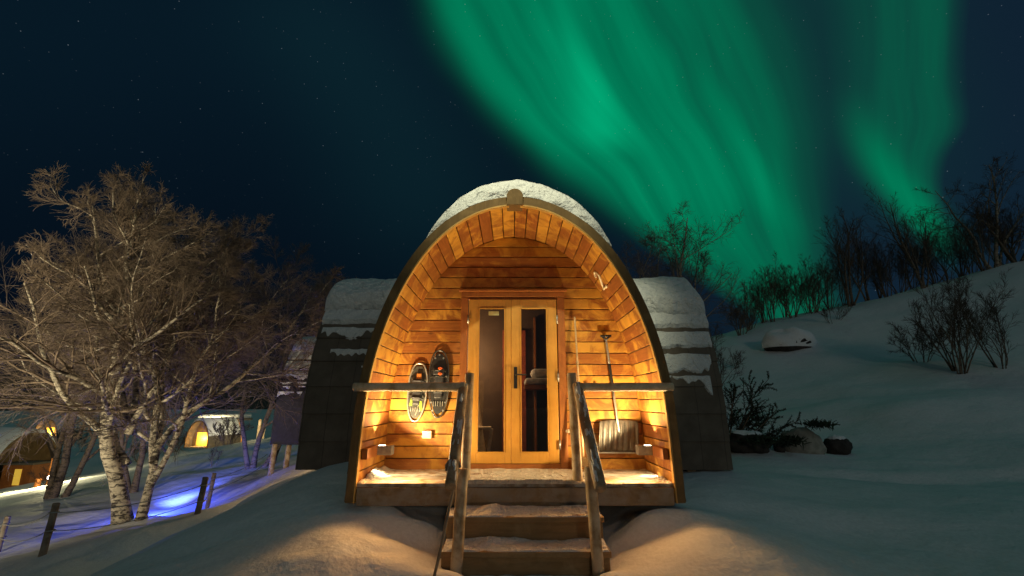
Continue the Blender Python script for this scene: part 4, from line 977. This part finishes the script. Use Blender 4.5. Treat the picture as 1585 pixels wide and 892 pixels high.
# juniper with drooping sprays
def juniper(base, label, tips, seed, nm='juniper_shrub'):
    rng = np.random.default_rng(seed); t = thing(nm, base, label, 'shrub'); B = np.array(base)
    st = np.array(tips, float); L = np.linalg.norm(st, axis=1)
    p0, q0 = grow(np.tile(B, (len(st), 1)), st, L, np.full(len(st), .018), np.full(len(st), .005), 10, .07, .015, rng)
    a = spawn(p0, q0, L, 16, .2, 1, 42, .42, .5, rng); p1, q1 = grow(a[0], a[1], a[2], np.full(len(a[2]), .006), np.full(len(a[2]), .003), 6, .1, -.03, rng)
    c = spawn(p1, q1, np.maximum(a[2], .15), 40, .05, 1, 55, .16, 1, rng); c = (c[0], c[1], np.clip(c[2], .03, .07), c[3])
    p2, q2 = grow(c[0], c[1], c[2], np.full(len(c[2]), .0065), np.full(len(c[2]), .002), 3, .1, 0, rng)
    V, Q = tubes([(p0, q0, 6), (p1, q1, 4)]); mesh_np('stems', V, Q, M['barkd'], t); V, Q = tubes([(p2, q2, 3)]); mesh_np('needles', V, Q, M['needle'], t, False)
jb = hit(1128, 690); juniper((jb.x, jb.y, jb.z-.05), 'dark evergreen juniper spreading out beside the right wing wall', [(.95, .1, 1.15), (1.15, 0, .72), (.75, .1, .55), (.45, .1, 1.0), (.1, .1, 1.1), (.85, -.1, .3), (.6, .2, .8), (1.0, .1, .95), (.95, 0, .6)], 301)

# ------------------------------------------------------------------ rocks
def rock(px, py, Y, size, mat, seed, label, cap=None, sink=.25):
    b = hit(px, py); h_ = b.y/Y; size = [q*h_ for q in size]; Y = b.y+size[1]*.3; z = gz(b.x, Y); t = thing('boulder', (b.x, Y, z), label, 'rock')
    n, m = 36, 20; V = []; Q = []; C = []; QC = []
    rg = np.random.default_rng(seed); sd = int(rg.integers(1000))
    for j in range(m):
        for i in range(n):
            a = 2*math.pi*i/n; e = -math.pi/2+math.pi*j/(m-1)
            d = Vector((math.cos(a)*math.cos(e), math.sin(a)*math.cos(e), math.sin(e)))
            k = 1+.30*float(fbm(d.x*1.3+d.z*.8, d.y*1.3-d.z*.6, 3, sd))+.10*(abs(float(vn(d.x*3.3+d.z*2, d.y*3.3-d.z*3, sd+5)))-.3)+.04*float(vn(d.x*8, d.y*8+d.z*6, sd+6))
            V.append((b.x+d.x*size[0]/2*k, Y+d.y*size[1]/2*k, z+size[2]*(.5-sink)+d.z*size[2]/2*k))
            if cap and d.z > -.05:
                pass
    for j in range(m-1):
        for i in range(n): Q.append((j*n+i, j*n+(i+1)%n, (j+1)*n+(i+1)%n, (j+1)*n+i))
    mesh_np('stone', V, Q, mat, t)
    if cap:
        VV = np.array(V).reshape(m, n, 3); nj = cap[0]
        T = np.zeros((m, n)); cc = np.array([b.x, Y, z+size[2]*(.5-sink)])
        sel = VV[nj:]; k = np.sin(np.clip(np.arange(m-nj)/(m-nj-1), 0, 1)*math.pi/2)**.75*cap[1]
        W_ = sel.copy(); W_[..., 2] += k[:, None]*(1+.35*fbm(sel[..., 0]*2.2, sel[..., 1]*2.2, 3, sd)); W_[..., :2] = cc[:2]+(sel[..., :2]-cc[:2])*(1.0+.07*np.clip(1-np.abs(np.arange(m-nj)-1)/3, 0, 1))[:, None, None]
        mm = m-nj; Q = [(j*n+i, j*n+(i+1)%n, (j+1)*n+(i+1)%n, (j+1)*n+i) for j in range(mm-1) for i in range(n)]
        mesh_np('snow_cap', W_.reshape(-1, 3), Q, M['snow'], t)
    return t
rock(1230, 543, 17.0, (1.75, 1.2, .80), M['rock'], 401, 'big dark boulder under a snow dome high on the slope', (8, .22, 'big dark boulder high on the slope'), .44)
rock(1247, 702, 10.0, (.80, .5, .62), M['rockp'], 402, 'pale rock with dark moss along its top at the slope foot', None, .32)
rock(1304, 704, 10.0, (.52, .42, .42), M['rock'], 403, 'small round dark rock right of the pale rock', (15, .035, 'small round dark rock'), .25)
rock(1168, 702, 9.6, (.85, .5, .46), M['rock'], 404, 'low dark rock beside the corner of the right wing', (15, .035, 'low dark rock by the right wing'), .2)
rock(1210, 701, 9.9, (.22, .2, .26), M['rock'], 405, 'little dark stone between the low rock and the pale rock', None, .2)
def moss(px, py, gy, Y, w, h, seed, label):
    k_ = hit(px, gy).y; b = at(px, py, k_); w *= k_/Y; h *= k_/Y; Y = k_; rng = np.random.default_rng(seed); n = 260
    P0 = np.stack((b.x+rng.normal(0, w/3, n), Y+rng.normal(-.1, .12, n), b.z+rng.normal(0, h/4, n)), 1)
    D = rng.normal(size=(n, 3)); D[:, 2] += .5; p, q = grow(P0, D, rng.uniform(.04, .12, n), np.full(n, .010), np.full(n, .004), 4, .2, -.1, rng)
    V, Q = tubes([(p, q, 4)]); o = mesh_np('moss', V, Q, M['needle']); tag(o, label, 'moss', None, 'stuff')
moss(1264, 657, 702, 9.75, .34, .05, 411, 'dark heather on top of the pale rock'); moss(1220, 682, 702, 9.7, .20, .12, 412, 'dark heather on the left shoulder of the pale rock'); moss(1170, 682, 702, 9.35, .55, .14, 413, 'dark heather over the low rock by the wing')

# ------------------------------------------------------------------ fence
G3 = 'wire fence posts below the birch'
fp = [(-4, 856, 10.0, .62, 'leftmost fence post at the picture edge'), (66, 860, 8.2, .74, 'nearest fence post standing alone left of the birch'), (306, 796, 12.3, .80, 'left one of the two close fence posts right of the birch'), (321, 787, 12.7, .80, 'right one of the two close fence posts right of the birch')]
tops = []
for i, (px, py, Y, h, lab) in enumerate(fp):
    b = hit(px, py); h *= b.y/Y; Y = b.y; z = gz(b.x, Y); t = thing('fence_post', (b.x, Y, z), lab, 'post', G3)
    log('pole', (b.x-.03, Y, z-.3), (b.x+.05, Y, z+h), .048, M['fpost'], t, 60+i)
    for q in (.12, .38): MB().loop([(b.x+.04+.06*math.cos(a), Y+.06*math.sin(a), z+h-q) for a in np.linspace(0, 6.283, 10, endpoint=False)], .008, 6).build('wire_loop', M['metal'], t)
    tops.append((b.x+.04, Y-.06, z+h))
e = at(415, 697, 16.5); f0 = at(-60, 838, 11)
tops = [(f0.x, f0.y, f0.z)]+tops+[(e.x, e.y, e.z)]
for q, lab in ((.12, 'upper frosted fence wire running past the birch'), (.38, 'lower frosted fence wire running past the birch')):
    mb = MB(); pts = []
    for a, b in zip(tops[:-1], tops[1:]):
        for t in np.linspace(0, 1, 10, endpoint=False):
            pts.append((a[0]+(b[0]-a[0])*t, a[1]+(b[1]-a[1])*t, a[2]+(b[2]-a[2])*t-q-.10*4*t*(1-t)))
    pts.append((tops[-1][0], tops[-1][1], tops[-1][2]-q))
    mb.tube(pts, .007, 6); tag(mb.build('fence_wire', plain('frosted_wire', (.26, .26, .25), .6), None), lab, 'wire', 'wires of the fence')

# blue lamps at the birch
G4 = 'blue lamps at the foot of the birch'
for px, py, Y, lab, en in ((221, 781, 12.35, 'upper blue lamp glowing right of the birch trunk', 130), (197, 797, 11.9, 'lower blue lamp glowing between the birch trunks', 40)):
    b = at(px, py, Y); z = gz(b.x, Y); b.z = max(b.z, z+.08); t = thing('garden_lamp', (b.x, Y, z), lab, 'lamp', G4)
    MB().tube([(b.x, Y, z-.1), (b.x, Y, b.z-.03)], .018, 10).build('spike', M['black'], t)
    MB().tube([(b.x, Y, b.z-.03), (b.x, Y, b.z-.01), (b.x, Y, b.z+.05), (b.x, Y, b.z+.07)], [.02, .045, .045, .02], 12).build('bulb', M['blueled'], t, 0, True)
    lamp('POINT', 'blue_lamp_light', (b.x+.10, Y+.05, b.z+.10), en, (.05, .09, 1.0), None, .05)
b = at(225, 775, 12.4)
lamp('SPOT', 'blue_lamp_beam', (b.x+.25, 12.4, b.z+.22), 3200, (.07, .13, 1.0), tuple(hit(312, 750)), .06, R(42), 1.0)

# small plants at left
shrub(85, 768, 17, 1.5, 6, .5, 501, 'thin bare bush in the yellow lit field left of the birch', 'plant', None, 'bare_plant', (7, 4, 3, 0), r=.014, tw=.005)
shrub(330, 722, 20.5, 1.0, 3, .4, 502, 'thin bare sapling standing in the blue lit snow', 'plant', None, 'bare_plant', (6, 4, 2, 0), r=.012, tw=.005)
G5 = 'bare bushes beyond the blue path'
shrub(215, 715, 24, 2.0, 8, .8, 503, 'lit rounded bare bush behind the birch trunks', group=G5, k=(8, 5, 3, 0), r=.025, tw=.008)
shrub(352, 688, 30, 1.6, 9, .9, 504, 'frosted bare bush left of the far lit posts', group=G5, k=(8, 5, 3, 0), r=.025, tw=.01)
shrub(270, 700, 26, 2.4, 8, .7, 505, 'dark bare bush in front of the orange hut', group=G5, k=(8, 5, 4, 0), r=.03, tw=.009)
shrub(130, 690, 40, 3.4, 8, .7, 506, 'bare bush far off in front of the lit arched cabin', group=G5, k=(8, 5, 4, 0), r=.03, tw=.012)

# ------------------------------------------------------------------ far cabins and lamps in the valley
def mini_pod(base, ang, sc_, depth, label, win, roof_snow=True, porch=True):
    z0 = PR[0, 1]; t = thing('camping_pod', base, label, 'cabin', 'small cabins in the valley')
    rot = Matrix.Rotation(ang, 3, 'Z'); B = Vector(base)
    def W_(x, y, z): return B+rot @ Vector((x*sc_, y*sc_, (z-z0)*sc_))
    def loft(offa, offb, y0, y1, name, mat, s0=0, s1=PL, n=40):
        q = np.linspace(s0, s1, n); xi, zi = prof(q, offa); xo, zo = prof(q, offb); mb = MB()
        poly = list(zip(xi, zi))+list(zip(xo[::-1], zo[::-1])); k = len(poly)
        V = [W_(x, y0, z) for x, z in poly]+[W_(x, y1, z) for x, z in poly]; F = [(i, n+i-n+0, 0) for i in ()]
        for i in range(n-1): F.append((i, i+1, k-2-i, k-1-i)); F.append((k+i, 2*k-1-i, 2*k-2-i, k+i+1))
        for i in range(k): F.append((i, k+i, k+(i+1) % k, (i+1) % k))
        mb.add(V, F); return mb.build(name, mat, t)
    loft(0, .1, 0, depth, 'roof', M['shingle']); loft(-.01, .12, -.06, 0, 'arch_frame', M['archw'])
    ipx = [prof(s) for s in np.linspace(0, PL, 40)]
    mb = MB(); n = len(ipx); V = [W_(x, .9, z) for x, z in ipx]+[W_(x, 1.0, z) for x, z in ipx]
    mb.add(V, [tuple(range(n)), tuple(range(2*n-1, n-1, -1))]); mb.build('front_wall', M['archw'], t)
    for (xa, xb, za, zb) in win:
        mb = MB(); mb.hexa([W_(xa, .86, za+z0), W_(xb, .86, za+z0), W_(xb, .895, za+z0), W_(xa, .895, za+z0), W_(xa, .86, zb+z0), W_(xb, .86, zb+z0), W_(xb, .895, zb+z0), W_(xa, .895, zb+z0)])
        mb.build('window', M['windowy'], t)
    mb = MB(); mb.hexa([W_(-1.45, -.05, z0), W_(1.45, -.05, z0), W_(1.45, .9, z0), W_(-1.45, .9, z0), W_(-1.45, -.05, z0+.15), W_(1.45, -.05, z0+.15), W_(1.45, .9, z0+.15), W_(-1.45, .9, z0+.15)]); mb.build('deck', M['fascia'], t)
    if roof_snow:
        q = np.linspace(PL*.18, PL*.82, 40); xi, zi = prof(q, .1); th = .25*np.sin(np.linspace(0, math.pi, 40))**.6; xo, zo = prof(q, .11); mb = MB()
        xo = xo; zo = zo+th; V = []
        for x, z in zip(xi, zi): V.append(W_(x, .02, z))
        for x, z in zip(xo, zo): V.append(W_(x, .04, z))
        for x, z in zip(xo, zo): V.append(W_(x, depth-.1, z))
        n = 40; F = [(r*n+i, r*n+i+1, (r+1)*n+i+1, (r+1)*n+i) for r in range(2) for i in range(n-1)]
        o = MB().add(V, F).build('roof_snow', M['snow'], None, 0, True); tag(o, 'snow on the roof of the ' + label, 'snow', 'snow on the valley cabins')
    if porch: lamp('POINT', 'cabin_porch_light', tuple(W_(0, .45, z0+1.0)), porch, (1.0, .66, .26), None, .1)
    return t
p = at(67, 683, 70); mini_pod((p.x, 70, p.z-.1), R(8), 1.0, 5, 'far off arched cabin with a glowing orange porch', [(-.5, .5, .2, 1.9)], True, 260)
p = at(38, 765, 30); mini_pod((p.x-.2, 30, gz(p.x, 30)-.1), R(62), .95, 6.5, 'dark fronted cabin with a snowy roof at the left edge', [], True, None)
# its lit side window and gate posts
b = at(26, 738, 29.0); w = thing('lit_window_hut', (b.x, 29.0, b.z-.8), 'small shed with a lit yellow window at the left edge', 'shed')
MB().box(b.x-.9, b.x+.75, 29.0, 30.2, gz(b.x, 29)-.4, b.z+.62).build('wall', M['trim'], w, .02)
MB().box(b.x-1.0, b.x+.85, 28.9, 30.3, b.z+.62, b.z+.72).build('roof', M['shingle'], w, .02)
MB().box(b.x-.15, b.x+.22, 28.96, 28.995, b.z-.45, b.z+.40).build('window', M['windowy'], w)
p = at(303, 694, 36); mini_pod((p.x, 36, p.z), R(-12), .62, 5, 'orange lit small cabin seen through the birch branches', [(-.9, .9, .2, 1.7)], True, 70)
p = at(338, 684, 42); h = thing('log_shelter', (p.x, 42, p.z), 'open log shelter with snowy roof beside the orange hut', 'shelter')
for q in (-1.4, -.4, .5, 1.4): MB().tube([(p.x+q, 42, p.z-.5), (p.x+q, 42, p.z+1.7)], .10, 10).build('post', M['logz'], h)
MB().box(p.x-1.6, p.x+1.6, 42.6, 42.7, p.z-.4, p.z+1.5).build('back_wall', M['wallb'], h)
MB().box(p.x-1.8, p.x+1.8, 41.4, 43.6, p.z+1.7, p.z+1.85).build('roof', M['fascia'], h, .03)
tag(MB().box(p.x-1.75, p.x+1.75, 41.45, 43.5, p.z+1.855, p.z+2.25).build('roof_snow', M['snowc'], None, .12), 'snow on the roof of the open log shelter', 'snow')
lamp('POINT', 'shelter_light', (p.x, 41.0, p.z+1.1), 500, (1.0, .84, .45), None, .1)
for px, lab in ((398, 'left of the two far lit wooden posts beside the stilted cabin'), (405.5, 'right of the two far lit wooden posts beside the stilted cabin')):
    p = at(px, 684, 38); t = thing('gate_post', (p.x, 38, p.z), lab, 'post', 'far lit gate posts'); log('pole', (p.x, 38, p.z-.5), (p.x+.05, 38, p.z+1.6), .11, M['logz'], t, 71)
p = at(392, 676, 36); lamp('POINT', 'gate_light', (p.x, 36, p.z+1.2), 260, (1.0, .82, .42), None, .1)
# bright ground lamp in the field at the left
p = at(77, 746, 24); z = gz(p.x, 24); t = thing('field_lamp', (p.x, 24, z), 'bright white lamp low on the snow at the left', 'lamp')
MB().tube([(p.x, 24, z-.1), (p.x, 24, z+.22)], .03, 10).build('spike', M['black'], t)
MB().tube([(p.x, 24, z+.22), (p.x, 24, z+.25), (p.x, 24, z+.38), (p.x, 24, z+.42)], [.04, .12, .12, .05], 12).build('bulb', M['lampw'], t, 0, True)
lamp('POINT', 'field_lamp_light', (p.x+.1, 23.6, z+.9), 520, (1.0, .88, .48), None, .1)
for px, py, Y, hh, lab in ((76, 742, 25.5, 1.25, 'reddish gate post beside the field lamp'), (56, 750, 25, .5, 'short stub post left of the reddish gate post')):
    p = at(px, py, Y); z = gz(p.x, Y); t = thing('gate_post', (p.x, Y, z), lab, 'post'); log('pole', (p.x, Y, z-.3), (p.x+.08, Y, z+hh), .12, M['trim'], t, 81)
for px, py, lab, m in ((19, 666, 'faint far street light, leftmost of three', M['lampw']), (29, 665, 'faint far street light next to the lit arch', M['lampw']), (15, 682, 'faint bluish far street light', emit('bluish_lamp', (.7, .8, 1), 8))):
    p = at(px, py, 95); z = gz(p.x, 95); t = thing('street_lamp', (p.x, 95, z), lab, 'street lamp', 'far street lights')
    MB().tube([(p.x, 95, z-.3), (p.x, 95, p.z)], .06, 8).build('pole', M['black'], t)
    MB().tube([(p.x, 95, p.z), (p.x, 95, p.z+.05), (p.x, 95, p.z+.25), (p.x, 95, p.z+.3)], [.05, .16, .16, .05], 10).build('lamp_head', m, t, 0, True)
